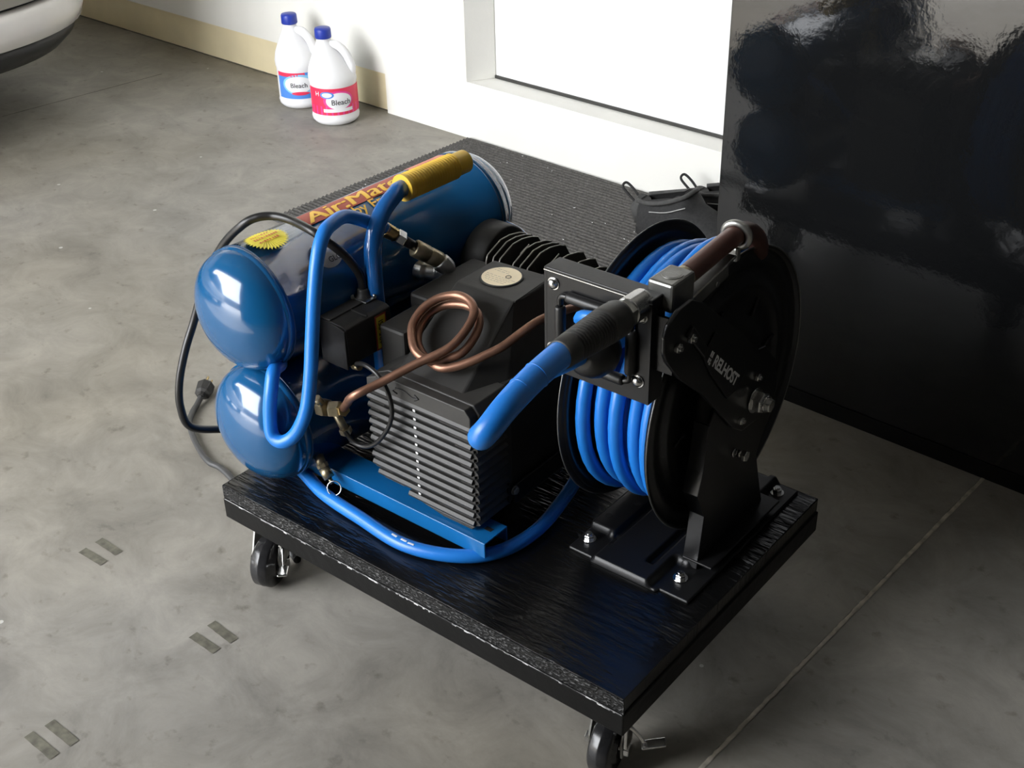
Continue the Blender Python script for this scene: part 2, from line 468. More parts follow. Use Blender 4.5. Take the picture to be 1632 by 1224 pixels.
struct('driveway', G().box((-12, -18, -.12), (12, -4.0, -.03)), M['drive'])
struct('sky_blocker', G().box((-12, -17.8, -.03), (12, -17.4, 2.3)), mat('brown_blocker', (.10, .075, .05), .8, noise=.3, nscale=3))  # unseen block added to cut the low sky reflection on the tank domes
struct('curb', G().box((-4.6, .014, -.02), (-.28, .30, .10)), M['cream'])
# rough grout line along the foot of the curb
struct('trim_1', wob(-4.0, -.28, .010, .010, 220, .004, .0012, 9), M['crackdark'])
struct('wall_back', G().box((-4.6, 0, .10), (-.002, .30, 2.7)).box((-.002, 0, 2.2), (1.02, .30, 2.7)).box((1.02, 0, 0), (4.0, .30, 2.7)), M['wall'])
struct('door_step', G().box((-.28, 0, -.02), (-.002, .29, .0999)).box((-.002, 0, -.02), (1.02, .29, .137)), M['wall'])
struct('trim_2', G().prism([(-.002, .0005), (.0005, -.0005), (.0335, .0625), (.0335, .09), (-.002, .09)], 2, .1375, 2.2), M['wall'])
dr = struct('door_1', G().box((.034, .064, .1405), (1.008, .105, 2.18), .003), M['door'])
part('door_sweep', G().box((.034, .060, .1375), (1.008, .064, .1445)), M['rubber2'], dr)
struct('trim_3', G().box((1.012, .05, .138), (1.02, .10, 2.2)).box((.022, .05, 2.185), (1.02, .10, 2.2)), M['door'])
struct('wall_left', G().box((-4.9, -3.3, 0), (-4.6, .3, 2.7)), M['wall'])
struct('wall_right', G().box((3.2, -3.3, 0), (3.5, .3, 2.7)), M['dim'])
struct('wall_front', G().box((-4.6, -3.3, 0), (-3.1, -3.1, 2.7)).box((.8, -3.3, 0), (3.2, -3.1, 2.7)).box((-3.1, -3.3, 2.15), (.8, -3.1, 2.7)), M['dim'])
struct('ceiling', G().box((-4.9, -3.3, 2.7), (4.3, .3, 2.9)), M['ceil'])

# ------------------------------------------------------------------ rug
def rugf(u, v):
    x = .002 + u * .93; y = -.003 - v * .60
    e = min(u, 1 - u, v, 1 - v)
    rib = .5 + .5 * cos(v * .60 / .0115 * 2 * pi)
    h = .0035 + (.0055 * rib) * (.88 + .12 * sin(u * 300 + int(v * .6 / .0115) * 2.4)) if e > .006 else .0005 if e == 0 else .004
    if e == 0: h = .0005
    return (x + 0, y + (random.uniform(-.0015, .0015) if u in (0, 1) else 0), h)
rug = thing('doormat', 'dark charcoal ribbed mat lying against the white door step', 'mat', (.465, -.3, 0), 'W')
part('mat_field', G().grid(rugf, 160, 416, True), M['rug'], rug)
g = G()
rnd = random.Random(4)
for i in range(46):
    x = rnd.uniform(.02, .7); y = rnd.uniform(-.5, -.02); a = rnd.uniform(0, pi); l = rnd.uniform(.0008, .0022)
    g.box((x - l, y - .0005, .0078), (x + l, y + .0005, .0086), rot=Quaternion((0, 0, 1), a))
part('lint', g, M['white_ink'], rug, stuff=True)

# ------------------------------------------------------------------ black cabinet
cb = thing('tool_cabinet', 'tall glossy black cabinet standing on the concrete at the right', 'cabinet', (1.6, -.27, 0), 'W')
part('body', G().box((1.041, -.505, .028), (2.16, -.03, 1.15), .003), M['cab'], cb)
part('front_panel', G().box((1.040, -.527, .03), (2.161, -.506, 1.15), .002), M['cab'], cb)
part('toe_kick', G().box((1.042, -.524, .0), (2.159, -.05, .027)), M['frame_black'], cb)

# ------------------------------------------------------------------ bleach bottles
def bottle(cx, cy, rot, lab, ink, label, txt, tilt=0):
    t = thing('bleach_bottle', label, 'bottle', (cx, cy, 0), 'W', 'bleach jugs by the wall')
    g = G(); nseg = 40
    prof = [(.0, .040), (.003, .050), (.010, .0565), (.018, .0582), (.022, .0568), (.10, .0568), (.104, .0582), (.118, .0578), (.135, .052), (.15, .044), (.165, .035), (.18, .026), (.192, .0195), (.200, .0165), (.206, .0165)]
    rings = []
    for z, r in prof:
        off = -.014 * max(0, min(1, (z - .11) / .08))   # neck sits off-centre, away from the handle
        rings.append([g.bm.verts.new((cx + off * cos(rot) + r * cos(2 * pi * j / nseg), cy + off * sin(rot) + r * sin(2 * pi * j / nseg), z)) for j in range(nseg)])
    for A, B in zip(rings, rings[1:]):
        for j in range(nseg):
            f = g.bm.faces.new((A[j], A[(j + 1) % nseg], B[(j + 1) % nseg], B[j])); f.smooth = True
    g.bm.faces.new(rings[0][::-1]); g.bm.faces.new(rings[-1])
    part('bottle_body', g, M['bottle'], t)
    d = Vector((cos(rot), sin(rot), 0)); o = Vector((cx, cy, 0))
    hp = cr([o + d * .000 + Vector((0, 0, .188)), o + d * .020 + Vector((0, 0, .186)), o + d * .040 + Vector((0, 0, .165)), o + d * .050 + Vector((0, 0, .135)), o + d * .046 + Vector((0, 0, .110))], 8)
    part('handle', G().tube(hp, .0105, 14), M['bottle'], t)
    nk = o - d * .014
    c = part('cap', G().lathe(nk + Vector((0, 0, .204)), (0, 0, 1), [(0, .0190), (.002, .0200), (.020, .0196), (.0235, .0180), (.024, 0)], 30), M['cap'], t)
    # wrap-around label as a thin curved sheet with printed fields
    vd = Vector((2.02 - cx, -2.07 - cy, 0)); va = atan2(vd.y, vd.x) + lab['turn']
    R = .0575
    def cyl(a, z, k=0): return (cx + (R + k) * cos(va + a), cy + (R + k) * sin(va + a), z)
    g = G().grid(lambda u, v: cyl((u - .5) * 2.9, .030 + v * .066, .0002), 40, 2)
    lb = part('label', g, lab['base'], t)
    for (a0, a1, z0, z1, mm, k) in lab['fields']:
        g = G().grid(lambda u, v: cyl(a0 + (a1 - a0) * u, z0 + (z1 - z0) * v, k), 12, 2)
        part('print_field', g, mm, lb)
    for (a0, z0, ra, rz, mm, k) in lab['ovals']:
        g = G().grid(lambda u, v: cyl(a0 + ra * (v + .001) * cos(2 * pi * u), z0 + rz * (v + .001) * sin(2 * pi * u), k), 32, 5)
        part('print_oval', g, mm, lb)
    for (s, sz, a0, z0, mm) in txt:
        part('lettering', text_g(s, sz, lambda x, y: cyl(a0 + x / R, z0 + y, .0014), bold=.0001), mm, lb)
    return t
LR = dict(turn=.10, base=M['lab_red'], fields=[(-1.45, 1.45, .030, .052, M['lab_pink'], .0004), (-.62, .68, .0375, .046, M['lab_white'], .0007)],
          ovals=[(.06, .066, .66, .024, M['lab_pink'], .0006), (.08, .065, .56, .0205, M['lab_white'], .0009), (-.42, .0805, .30, .0085, M['lab_blue'], .0011), (-.42, .0805, .22, .0058, M['lab_white'], .0012)])
LB = dict(turn=.30, base=M['lab_blue'], fields=[(-1.45, -.1, .086, .096, M['lab_red'], .0004), (.5, 1.4, .034, .094, M['lab_cyan'], .0004)],
          ovals=[(-.35, .066, .80, .026, M['lab_cyan'], .0005), (-.42, .066, .62, .021, M['lab_white'], .0008), (-.35, .044, .4, .0045, M['lab_red'], .0010)])
bottle(-.346, -.112, .55, LR, None, 'white bleach jug with red and pink label, the nearer of two', [('Bleach', .0185, .16, .0615, M['ink']), ('H', .016, -.86, .082, M['lab_white'])])
bottle(-.506, -.085, .35, LB, None, 'white bleach jug with blue label, half hidden behind the other jug', [('Bleach', .0165, -.40, .064, M['ink'])])

# ------------------------------------------------------------------ black slip-on shoes on the mat
def shoe(ox, oy, ang, label, zr=0.0):
    t = thing('water_shoe', label, 'shoe', (ox, oy, .007), 'W', 'black slip-on shoes on the mat')
    ca, sa = cos(ang), sin(ang)
    def w(p): return (ox + p[0] * ca - p[1] * sa, oy + p[0] * sa + p[1] * ca, .008 + p[2])
    Ls = .27
    def half(u): # half width of the footprint
        if u < .12: return .002 + .032 * sqrt(max(0, 1 - ((.12 - u) / .12) ** 2))
        return (.034 + .012 * sin(min(1, (u - .12) * 1.8) * pi / 2)) * (1 if u < .75 else sqrt(max(0, 1 - ((u - .75) / .27) ** 2)))
    g = G(); rings = []
    for i in range(25):
        u = i / 24; x = u * Ls; hw = half(u); top = .072 - .006 * u if u < .28 else (.080 + .03 * sin(min(1, (u - .28) / .25) * pi) if u < .50 else .085 - .055 * (u - .5) / .5)
        if u < .30: top = .066 + .03 * u / .3
        rg = []
        op = u < .42
        for j in range(13):
            a = pi * j / 12
            yy = hw * cos(a) * (1 if not op else (1 if abs(cos(a)) > .5 else 1)); zz = .016 + (top - .016) * min(1, sin(a) ** .6 * 1.0)
            if op:   # collar left open: cap the curve at a rim
                zz = min(zz, .016 + (top - .016) * .97)
            rg.append(g.bm.verts.new(w((x, yy, zz))))
        rings.append((op, rg))
    for i in range(24):
        for j in range(12):
            if rings[i][0] and rings[i + 1][0] and 4 <= j <= 7 and i > 0: continue
            f = g.bm.faces.new((rings[i][1][j], rings[i][1][j + 1], rings[i + 1][1][j + 1], rings[i + 1][1][j])); f.smooth = True
    part('upper', g, M['shoe'], t)
    g = G()
    g.tube([Vector(w((.012, 0, .018))), Vector(w((.006, 0, .045))), Vector(w((.012, 0, .066)))], [.019, .023, .014], 14)
    part('heel_counter', g, M['shoe_l'], t, 'dark grey padded heel')
    g = G(); outl = []
    for i in range(31):
        u = i / 30; outl.append((u * Ls, half(u)))
    pts = [w((x, y, 0))[:2] for x, y in outl] + [w((x, -y, 0))[:2] for x, y in outl[::-1]]
    g.prism(pts, 2, .0082, .024)
    part('sole', g, M['sole'], t)
    lp = cr([w((.004, .004, .055)), w((-.016, .006, .074)), w((-.034, .004, .086)), w((-.036, -.006, .080)), w((-.018, -.008, .066)), w((.004, -.006, .050))], 6)
    part('pull_loop', G().tube(lp, .0026, 8), M['shoe'], t)
    rim = cr([w((.01, .020, .067)), w((.04, .033, .073)), w((.08, .036, .085)), w((.115, .026, .10)), w((.125, 0, .108)), w((.115, -.026, .10)), w((.08, -.036, .085)), w((.04, -.033, .073)), w((.01, -.020, .067))], 6)
    part('collar', G().tube(rim, .0045, 10), M['shoe_l'], t, 'charcoal padded collar')
    st = cr([w((.05, -.041, .060)), w((.09, -.043, .070)), w((.13, -.040, .088))], 6)
    part('piping', G().tube(st, .0011, 6), M['thread'], t, 'pale grey piping')
shoe(.625, -.162, radians(3), 'black slip-on shoe on the mat, nearer the reel, pale piping on its side')
shoe(.690, -.056, radians(2), 'black slip-on shoe on the mat, pushed against the door step')

# ------------------------------------------------------------------ parked white car (front corner in view)
car = thing('car', 'white car with black lower bumper trim parked at the far left', 'car', (-1.60, -2.3, 0), 'W')
CX, FY = -1.60, -.30
def plan(a, k=1.0, inset=0.0):
    # plan outline of the nose: a runs 0 (right flank) .. 1 (left flank); rounded corners
    hw = .90 - inset; n = 3.2
    th = a * pi
    cx = abs(cos(th)) ** (2 / n) * (1 if cos(th) >= 0 else -1); sy = abs(sin(th)) ** (2 / n)
    return (CX + hw * cx, -.95 + (.64 - inset) * sy)
def band(prof, name, m, parent):
    g = G(); V = []
    NA = 48
    for (z, ins) in prof:
        row = [(CX + .90 - ins, -4.3, z)] + [(*plan(i / NA, 1, ins), z) for i in range(NA + 1)] + [(CX - .90 + ins, -4.3, z)]
        V.append([g.bm.verts.new(p) for p in row])
    for A, B in zip(V, V[1:]):
        for j in range(len(A) - 1):
            f = g.bm.faces.new((A[j], A[j + 1], B[j + 1], B[j])); f.smooth = True
    g.bm.faces.new(V[0][::-1]); g.bm.faces.new(V[-1])
    return part(name, g, m, parent)
band([(.185, .12), (.19, .055), (.215, .030), (.240, .022), (.246, .03)], 'bumper_trim', M['cartrim'], car)
band([(.246, .016), (.251, .006), (.275, 0), (.31, .0), (.325, .006), (.329, .02)], 'bumper', M['carwhite'], car)
band([(.3292, .028), (.3352, .028)], 'panel_gap', M['cartrim'], car)
band([(.3355, .018), (.340, .004), (.42, .0), (.56, .02), (.62, .05), (.67, .10), (.70, .20), (.72, .34)], 'body_shell', M['cargrey'], car)
g = G(); secs = [(-2.0, .76, .75, .60), (-2.75, .70, 1.30, .55), (-3.7, .70, 1.30, .55), (-4.25, .72, .78, .6)]
V = []
for (yy, hw, zt, hb) in secs:
    V.append([g.bm.verts.new(p) for p in ((CX - hw, yy, .70), (CX - hb, yy, zt), (CX + hb, yy, zt), (CX + hw, yy, .70))])
for A, B in zip(V, V[1:]):
    for j in range(3): g.bm.faces.new((A[j], A[j + 1], B[j + 1], B[j]))
g.bm.faces.new(V[0]); g.bm.faces.new(V[-1][::-1])
part('cabin', g, M['glassd'], car)
for sx in (-1, 1):
    for yy in (-1.25, -3.7):
        wh = part('wheel', G().lathe((CX + sx * .64, yy, .29), (sx, 0, 0), [(0, .25), (.0, .275), (.02, .289), (.15, .289), (.17, .275), (.17, .22), (.15, .20), (.15, 0)], 36), M['rubber'], car)

# ------------------------------------------------------------------ rolling cart
cart = thing('rolling_cart', 'low black painted plywood cart on casters carrying the compressor and reel', 'cart', (.305, .211, -.142))
part('deck_board', G().box((0, 0, -.0195), (.61, .4225, 0), .0012), M['board'], cart)
def slab_edge(u0, u1, v0, v1): pass
part('deck_edge', G().box((-.0008, -.0014, -.0192), (.6108, .0004, -.0008)).box((-.0014, 0, -.0192), (.0004, .4225, -.0008)), M['edge'], cart, 'rough strand board edge with pale speckles')
fr = part('base_frame', G().box((-.001, -.003, -.049), (.612, .4235, -.0197), .0015), M['frame_black'], cart)
part('pale_edge', wob(.002, .610, -.0031, -.0031, 320, .0005, -.0194, 5), M['pale_line'], fr, 'broken pale line')  # thin pale strip along the frame's upper front edge
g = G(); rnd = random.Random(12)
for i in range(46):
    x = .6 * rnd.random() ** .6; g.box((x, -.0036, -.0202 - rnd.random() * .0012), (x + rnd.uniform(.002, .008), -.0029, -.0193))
part('pale_flecks', g, M['pale_line'], fr, stuff=True)  # small pale bits scattered along the same edge
def caster(x, y, ang, full=True, pv=None):
    ax = Vector((cos(ang), sin(ang), 0)); pr = Vector((-sin(ang), cos(ang), 0)); wc = Vector((x, y, -.142 + .0335))
    top = wc + pr * .022; top.z = -.049
    q = Quaternion((0, 0, 1), ang)
    c = part('caster', G().box(top + Vector((-.03, -.024, -.003)), top + Vector((.03, .024, -.0002)), .0008, rot=q, piv=top)
             .lathe(top + Vector((0, 0, -.012)), (0, 0, 1), [(0, .019), (.003, .021), (.006, .021), (.010, .016)], 24), M['galv'], cart)
    w = part('wheel', G().lathe(wc - ax * .0135, ax, [(0, .0), (0, .012), (-.002, .013), (-.002, .018), (.002, .020), (.001, .030), (.004, .0335), (.0125, .0338), (.0135, .0342), (.0145, .0338), (.023, .0335), (.026, .030), (.025, .020), (.029, .018), (.029, .013), (.027, .012), (.027, 0)], 40), M['wheel'], c)
    g = G()
    for s in (-1, 1):
        b = wc + ax * s * .0185
        A = [b + Vector((0, 0, -.008)) - pr * .008, b + Vector((0, 0, -.008)) + pr * .008, b + Vector((0, 0, .012)) + pr * .014, top + ax * s * .0185 + pr * .016 + Vector((0, 0, -.009)), top + ax * s * .0185 - pr * .016 + Vector((0, 0, -.009)), b + Vector((0, 0, .012)) - pr * .010]
        va = [g.bm.verts.new(p + ax * .001) for p in A]; vb = [g.bm.verts.new(p - ax * .001) for p in A]
        g.bm.faces.new(va); g.bm.faces.new(vb[::-1])
        for i in range(6): g.bm.faces.new((va[(i + 1) % 6], va[i], vb[i], vb[(i + 1) % 6]))
    g.box(top + Vector((-.0195, -.016, -.0105)), top + Vector((.0195, .016, -.0085)), rot=q, piv=top)
    part('fork', g, M['galv'], c)
    part('axle_bolt', G().cyl(wc - ax * .024, wc + ax * .024, .004, 14).hexn(wc + ax * .0195, ax, .0075, .006).hexn(wc - ax * .0255, ax, .0075, .006), M['zinc'], c)
    if full:
        bp = wc + ax * .0225; pv = (pv or (-pr * .7 + ax * .3)).normalized(); pq = Quaternion((0, 0, 1), atan2(pv.y, pv.x))
        path = [bp + Vector((0, 0, .036)), bp + pv * .010 + Vector((0, 0, .024)), bp + pv * .018 + Vector((0, 0, .010))]
        g = G().tube(cr(path, 4), .0024, 8)
        e = path[-1] + pv * .010
        g.box(e + Vector((-.014, -.0065, -.0015)), e + Vector((.013, .0065, .0015)), .0014, rot=pq @ Quaternion((0, 1, 0), radians(-14)))
        g.box(bp + Vector((-.002, -.009, .008)), bp + Vector((.002, .009, .036)), .001, rot=q)
        part('brake_pedal', g, M['zinc'], c)
caster(.050, .0165, radians(20))
caster(.574, .028, radians(12), pv=Vector((.8, .55, 0)))
caster(.060, .360, radians(60)); caster(.500, .350, radians(100), False)

# ------------------------------------------------------------------ air compressor
comp = thing('air_compressor', 'twin-tank blue air compressor with black motor shroud on the cart', 'compressor', (.17, .22, 0))
TH = .035
AX = Vector((sin(TH), cos(TH), 0)); BX = Vector((cos(TH), -sin(TH), 0)); ZZ = Vector((0, 0, 1))
RT = .077
def tpos(xc, zc, s, phi, k=0.0):   # point on a tank's surface; s along the axis, phi from +x side up
    return Vector((xc, 0, zc)) + AX * s + (BX * cos(phi) + ZZ * sin(phi)) * (RT + k)
tanks = []
for (xc, zc, y0, y1, lb) in ((.028, .2375, .052, .437, 'upper blue tank with lettering'), (.042, .089, .045, .43, 'lower blue tank')):
    pr = []
    dd = .0465
    for i in range(13):
        a = pi / 2 * i / 12; pr.append((y0 - dd * cos(a), (RT - .0016) * sin(a)))
    pr += [(y0 + .0005, RT - .0016), (y0 + .001, RT), (y0 + .009, RT), (y0 + .0095, RT - .0008), (y1 - .0095, RT - .0008), (y1 - .009, RT), (y1, RT)]
    for i in range(13):
        a = pi / 2 * i / 12; pr.append((y1 + dd * sin(a), (RT - .0016) * cos(a)))
    pr[0] = (pr[0][0], 0); pr[-1] = (pr[-1][0], 0)
    t = part('air_tank', G().lathe((xc, 0, zc), AX, pr, 72), M['blue'], comp, lb)
    for ys in (y0 + .0095, y1 - .0095):
        part('weld_seam', G().ring(Vector((xc, 0, zc)) + AX * ys, AX, RT - .0004, .0009, 72, 6), M['seam'], t)
    tanks.append(t)
UX, UZ = .028, .2375
up_t = tanks[0]
def on_t(s0, p0, flip=1):   # text mapping onto the upper tank: x -> +s, y -> higher phi
    return lambda x, y, k=.0006: tpos(UX, UZ, s0 + x, radians(p0) + y / RT, k)
def lettering(txt, size, s0, p0, m_in, m_out, bold, sy, shear=0.3, par=up_t):
    if m_out:
        part('letter_outline', text_g(txt, size, lambda x, y: tpos(UX, UZ, s0 + x + y * shear, radians(p0) + y / RT, .0006), bold=bold + size * .03, sy=sy), m_out, par)
    g = G()
    for dx in ((-.0011, 0, .0011) if size > .03 else (0,)):
        h = text_g(txt, size, lambda x, y: tpos(UX, UZ, s0 + x * 1.04 + dx + y * shear, radians(p0) + y / RT, .0008 + dx * .1), bold=bold, sy=sy)
        me = bpy.data.meshes.new('t'); h.bm.to_mesh(me); h.bm.free(); g.bm.from_mesh(me); bpy.data.meshes.remove(me)
    part('lettering', g, m_in, par)
part('decal_panel', G().grid(lambda u, v: tpos(UX, UZ, .150 + u * .185, radians(80.5 + v * 26), .0003), 14, 12), M['maroon'], up_t, 'maroon lettering panel')
lettering('Air:Mate', .0425, .238, 91, M['orange_ink'], None, 0.0, .95, .35)
lettering('by Em', .022, .243, 73.5, M['orange_ink'], None, .0003, 1.0, .15)
part('decal_panel', G().grid(lambda u, v: tpos(UX, UZ, .352 + u * .066, radians(86 + v * 26), .0004), 10, 10), M['salmon'], up_t, 'worn red sticker')
part('decal_stripe', G().grid(lambda u, v: tpos(UX, UZ, .356 + u * .050, radians(87 + v * 8), .0007), 10, 4), M['orange_ink'], up_t, 'worn yellow print')
# toothed yellow sticker
g = G(); c0 = g.bm.verts.new(tpos(UX, UZ, .095, radians(90), .0009)); rr = []
for j in range(72):
    r = .0270 if j % 2 else .0225
    rr.append(g.bm.verts.new(tpos(UX, UZ, .095 + r * cos(2 * pi * j / 72), radians(90) + r * sin(2 * pi * j / 72) / RT, .0006)))
for j in range(72): g.bm.faces.new((c0, rr[j], rr[(j + 1) % 72]))
st = part('toothed_sticker', g, M['yel_st'], up_t, 'yellow sunburst sticker with red print')
g = G()
rnd = random.Random(3)
for row, (ph, s0, s1) in enumerate(((8.0, -.014, .010), (1.5, -.016, .017), (-5.0, -.015, .000), (-5.0, .004, .014))):
    x = s0
    while x < s1:
        l = rnd.uniform(.0012, .0032); h = rnd.uniform(.0012, .0021)
        q = [tpos(UX, UZ, .095 + a, radians(90 + ph) + b / RT, .0013) for a, b in ((x, -h), (x + l, -h), (x + l * .8, h), (x, h))]
        g.bm.faces.new([g.bm.verts.new(v) for v in q]); x += l + .0011
part('worn_print', g, M['red_ink'], st, stuff=True)
g = G(); c0 = g.bm.verts.new(tpos(UX, UZ, .140, radians(47), .0011)); rr = [g.bm.verts.new(tpos(UX, UZ, .140 + .0205 * cos(2 * pi * j / 40), radians(47) + .0185 * sin(2 * pi * j / 40) / RT, .0006)) for j in range(40)]
for j in range(40): g.bm.faces.new((c0, rr[j], rr[(j + 1) % 40]))
bd = part('round_badge', g, M['silver_st'], up_t, 'round silver badge')
part('lettering', text_g('GLO', .0095, lambda x, y: tpos(UX, UZ, .1455 + x, radians(40) + y / RT, .0018), bold=.0002), M['ink'], bd)

# frame rails, feet
rl = part('frame_rail', G().prism([(.065, .0350), (.3685, .0350), (.3685, .0328), (.065, .0328)], 1, .0748, .1150).box((.065, .0742, .0135), (.3685, .0765, .0350), .001)
     .box((.065, .1135, .0135), (.3685, .1155, .0350), .001), M['bluerail'], comp, 'front blue steel rail')
part('bolt_hole', G().box((.350, .0955, .0340), (.360, .1015, .0353)), M['void'], rl)
part('frame_rail', G().box((.065, .315, .0135), (.3685, .355, .0350), .001), M['bluerail'], comp)
for (x, y) in ((.10, .095), (.335, .095), (.10, .335), (.335, .335)):
    part('rubber_foot', G().lathe((x, y, .0005), (0, 0, 1), [(0, .014), (.013, .011), (.0325, .011)], 20), M['rubber'], comp)

# motor shroud
CH = .0018
def octa(y0, y1, bev=.0015):
    return G().prism([(.190, .064), (.205, .052), (.293, .037), (.342, .037), (.350, .045), (.350, .190), (.342, .200), (.215, .200), (.190, .188)], 1, y0, y1, bev)
sh = part('motor_shroud', octa(.0955, .150), M['plastic'], comp, 'black ribbed plastic fan shroud')
part('motor_housing', G().prism([(.192, .064), (.205, .052), (.342, .040), (.347, .045), (.347, .190), (.34, .199), (.215, .199), (.192, .188)], 1, .1505, .335, .001)
     .box((.150, .205, .10), (.214, .325, .234), .004).box((.160, .14, .12), (.20, .21, .222), .004), M['plastic2'], comp)
# top fascia, bottom fascia, slats with dark slots between, filler webs outside the round opening
def xl(z):
    if z >= .062: return .1905
    return .205 + (.052 - max(z, .037)) / .015 * .088 if z < .052 else .1905 + (.062 - z) / .010 * .0145
part('fascia', G().prism([(.1905, .1755), (.3465, .1755), (.3465, .190), (.339, .1985), (.215, .1985), (.1905, .1875)], 1, .0835, .0955, .0012), M['plastic'], sh)
part('fascia', G().prism([(.262, .0425), (.300, .0372), (.342, .0372), (.3465, .0425)], 1, .0838, .0955, .001), M['plastic'], sh)
cz, cx_, rz_ = .113, .262, .066
z = .0430
k = 0
while z < .172:
    z0, z1 = z, z + .0076
    x0 = xl(z0 + .002)
    g = G().prism([(.0825, z0 + .0012), (.0815, z0 + .004), (.0838, z1), (.0955, z1), (.0955, z0)], 0, x0, .3465, 0)
    # wrap round the side
    g.prism([(.3465, z0), (.3525, z0 + .0030), (.3535, z0 + .0045), (.3500, z1), (.3465, z1)], 1, .086, .1400)
    g.bm.verts.ensure_lookup_table()
    part('slat', g, M['plastic'], sh)
    # web filling the slot outside the fan opening
    zc = z1 + .0020
    h = rz_ ** 2 - (zc - cz) ** 2
    half = sqrt(h) if h > 0 else 0
    if zc < .174:
        xa = xl(zc)
        if half > 0:
            if cx_ - half > xa: part('web', G().box((xa, .0868, z1 - .0005), (cx_ - half, .0956, z1 + .0044)), M['plastic'], sh)
            part('web', G().box((cx_ + half, .0868, z1 - .0005), (.3468, .0956, z1 + .0044)), M['plastic'], sh)
            part('web', G().box((cx_ - .002, .0862, z1 - .0005), (cx_ + .002, .0956, z1 + .0044)), M['plastic'], sh)
        else: part('web', G().box((xa, .0868, z1 - .0005), (.3468, .0956, z1 + .0044)), M['plastic'], sh)
        part('web', G().box((.3465, .090, z1 - .0005), (.3502, .140, z1 + .0044)), M['plastic'], sh)
        if half > 0:
            part('guard_wire', G().box((cx_ - .0022, .0850, z1 - .0002), (cx_ + .0012, .0860, z1 + .0038)), M['white_ink'], sh, 'pale centre strip')
    z += .0116; k += 1
part('fan_void', G().lathe((cx_, .0952, cz), (0, 1, 0), [(0, rz_), (.0006, rz_)], 40), M['void'], sh)
# arrow outline embossed on fascia
ar = cr([(.232, .0829, .1855), (.240, .0829, .1905), (.252, .0829, .1905), (.262, .0829, .1865), (.272, .0829, .1880)], 5)
part('embossed_arrow', G().tube(ar, .0008, 6).tube([(.266, .0829, .1915), (.272, .0829, .188), (.266, .0829, .1835)], .0008, 6).tube([(.238, .0829, .1905), (.231, .0829, .1855), (.239, .0829, .183)], .0008, 6), M['ink'], sh)
# hood
g = G()
lo = [(.222, .100, .196), (.318, .1005, .196), (.340, .160, .196), (.340, .320, .196), (.205, .320, .196), (.205, .16, .196)]
hi = [(.216, .2185, .262), (.302, .2185, .262), (.302, .222, .262), (.300, .296, .262), (.214, .290, .262), (.214, .224, .262)]
va = [g.bm.verts.new(p) for p in lo]; vb = [g.bm.verts.new(p) for p in hi]
g.bm.faces.new(va[::-1]); g.bm.faces.new(vb)
for i in range(6): g.bm.faces.new((va[i], va[(i + 1) % 6], vb[(i + 1) % 6], vb[i]))
bmesh.ops.bevel(g.bm, geom=g.bm.edges[:], offset=.0025, segments=2, profile=.5, affect='EDGES')
hd = part('motor_hood', g, M['plastic2'], comp, 'dusty black hood with round cream label')
lc = Vector((.2515, .259, .2625))
part('round_label', G().lathe(lc, (0, 0, 1), [(0, .0265), (.0006, .0265), (.0007, .0255)], 44), M['ink'], hd, 'cream round label with dark rim')
rlb = part('label_face', G().lathe(lc + Vector((0, 0, .0006)), (0, 0, 1), [(0, .0240), (.0004, .0240)], 44), M['cream_st'], hd, 'cream label face')
g = G().ring(lc + Vector((.008, .003, .0011)), (0, 0, 1), .0032, .0005, 20, 5); rnd = random.Random(2)
part('emblem', g, M['ink'], rlb)
g = G()
for i, yy in enumerate((.013, .009, -.003, -.007, -.011, -.015)):
    w = sqrt(.020 ** 2 - yy ** 2); x = -w
    while x < w * (.2 if yy > 0 else 1):
        l = rnd.uniform(.002, .006); q = lc + Vector((x, yy, .00115)); g.box(q, q + Vector((l, .0005, .0001))); x += l + .0015
part('fine_print', g, M['greyink'], rlb, stuff=True)
# side bracket and screw
part('side_bracket', G().box((.3505, .150, .040), (.3535, .330, .066), .001).box((.3505, .1385, .045), (.3530, .1415, .074)), M['steelblk'], comp)
part('screw', G().cyl((.3535, .148, .061), (.3550, .148, .061), .0058, 16).hexn((.355, .148, .061), (1, 0, 0), .0048, .003), M['galv'], comp)

# cylinder and fins
part('crankcase', G().box((.195, .336, .05), (.335, .405, .175), .006).box((.200, .318, .17), (.325, .395, .225), .004), M['fin'], comp)
FO = [(.305, .185), (.3045, .247), (.3075, .2545), (.333, .2650), (.352, .2650), (.371, .2610), (.3835, .2560), (.393, .2400), (.397, .185)]
hdm = part('cylinder_head', G().box((.192, .316, .180), (.325, .388, .236), .004), M['fin'], comp, 'finned cast cylinder head')
gx = G().prism(FO, 0, -.0009, .0009); b0 = BASE['air_compressor']
bmesh.ops.recalc_face_normals(gx.bm, faces=gx.bm.faces[:]); bmesh.ops.translate(gx.bm, vec=-b0, verts=gx.bm.verts[:])
fme = bpy.data.meshes.new('fin'); gx.bm.to_mesh(fme); gx.bm.free(); fme.materials.append(M['fin'])
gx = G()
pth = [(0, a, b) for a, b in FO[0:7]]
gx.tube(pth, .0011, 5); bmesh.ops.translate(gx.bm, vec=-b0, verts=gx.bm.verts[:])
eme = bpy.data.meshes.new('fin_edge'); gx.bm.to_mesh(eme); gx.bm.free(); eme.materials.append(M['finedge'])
for i, (x, dz, sc) in enumerate(((.190, 0, 1), (.200, 0, 1), (.210, 0, 1), (.231, 0, 1), (.242, 0, 1), (.253, 0, 1), (.281, -.002, 1), (.299, -.006, 1), (.316, -.012, 1))):
    f = shared('fin', fme, hdm, (x, 0, dz)); shared('fin_edge', eme, f, (0, -.0002, .0002))
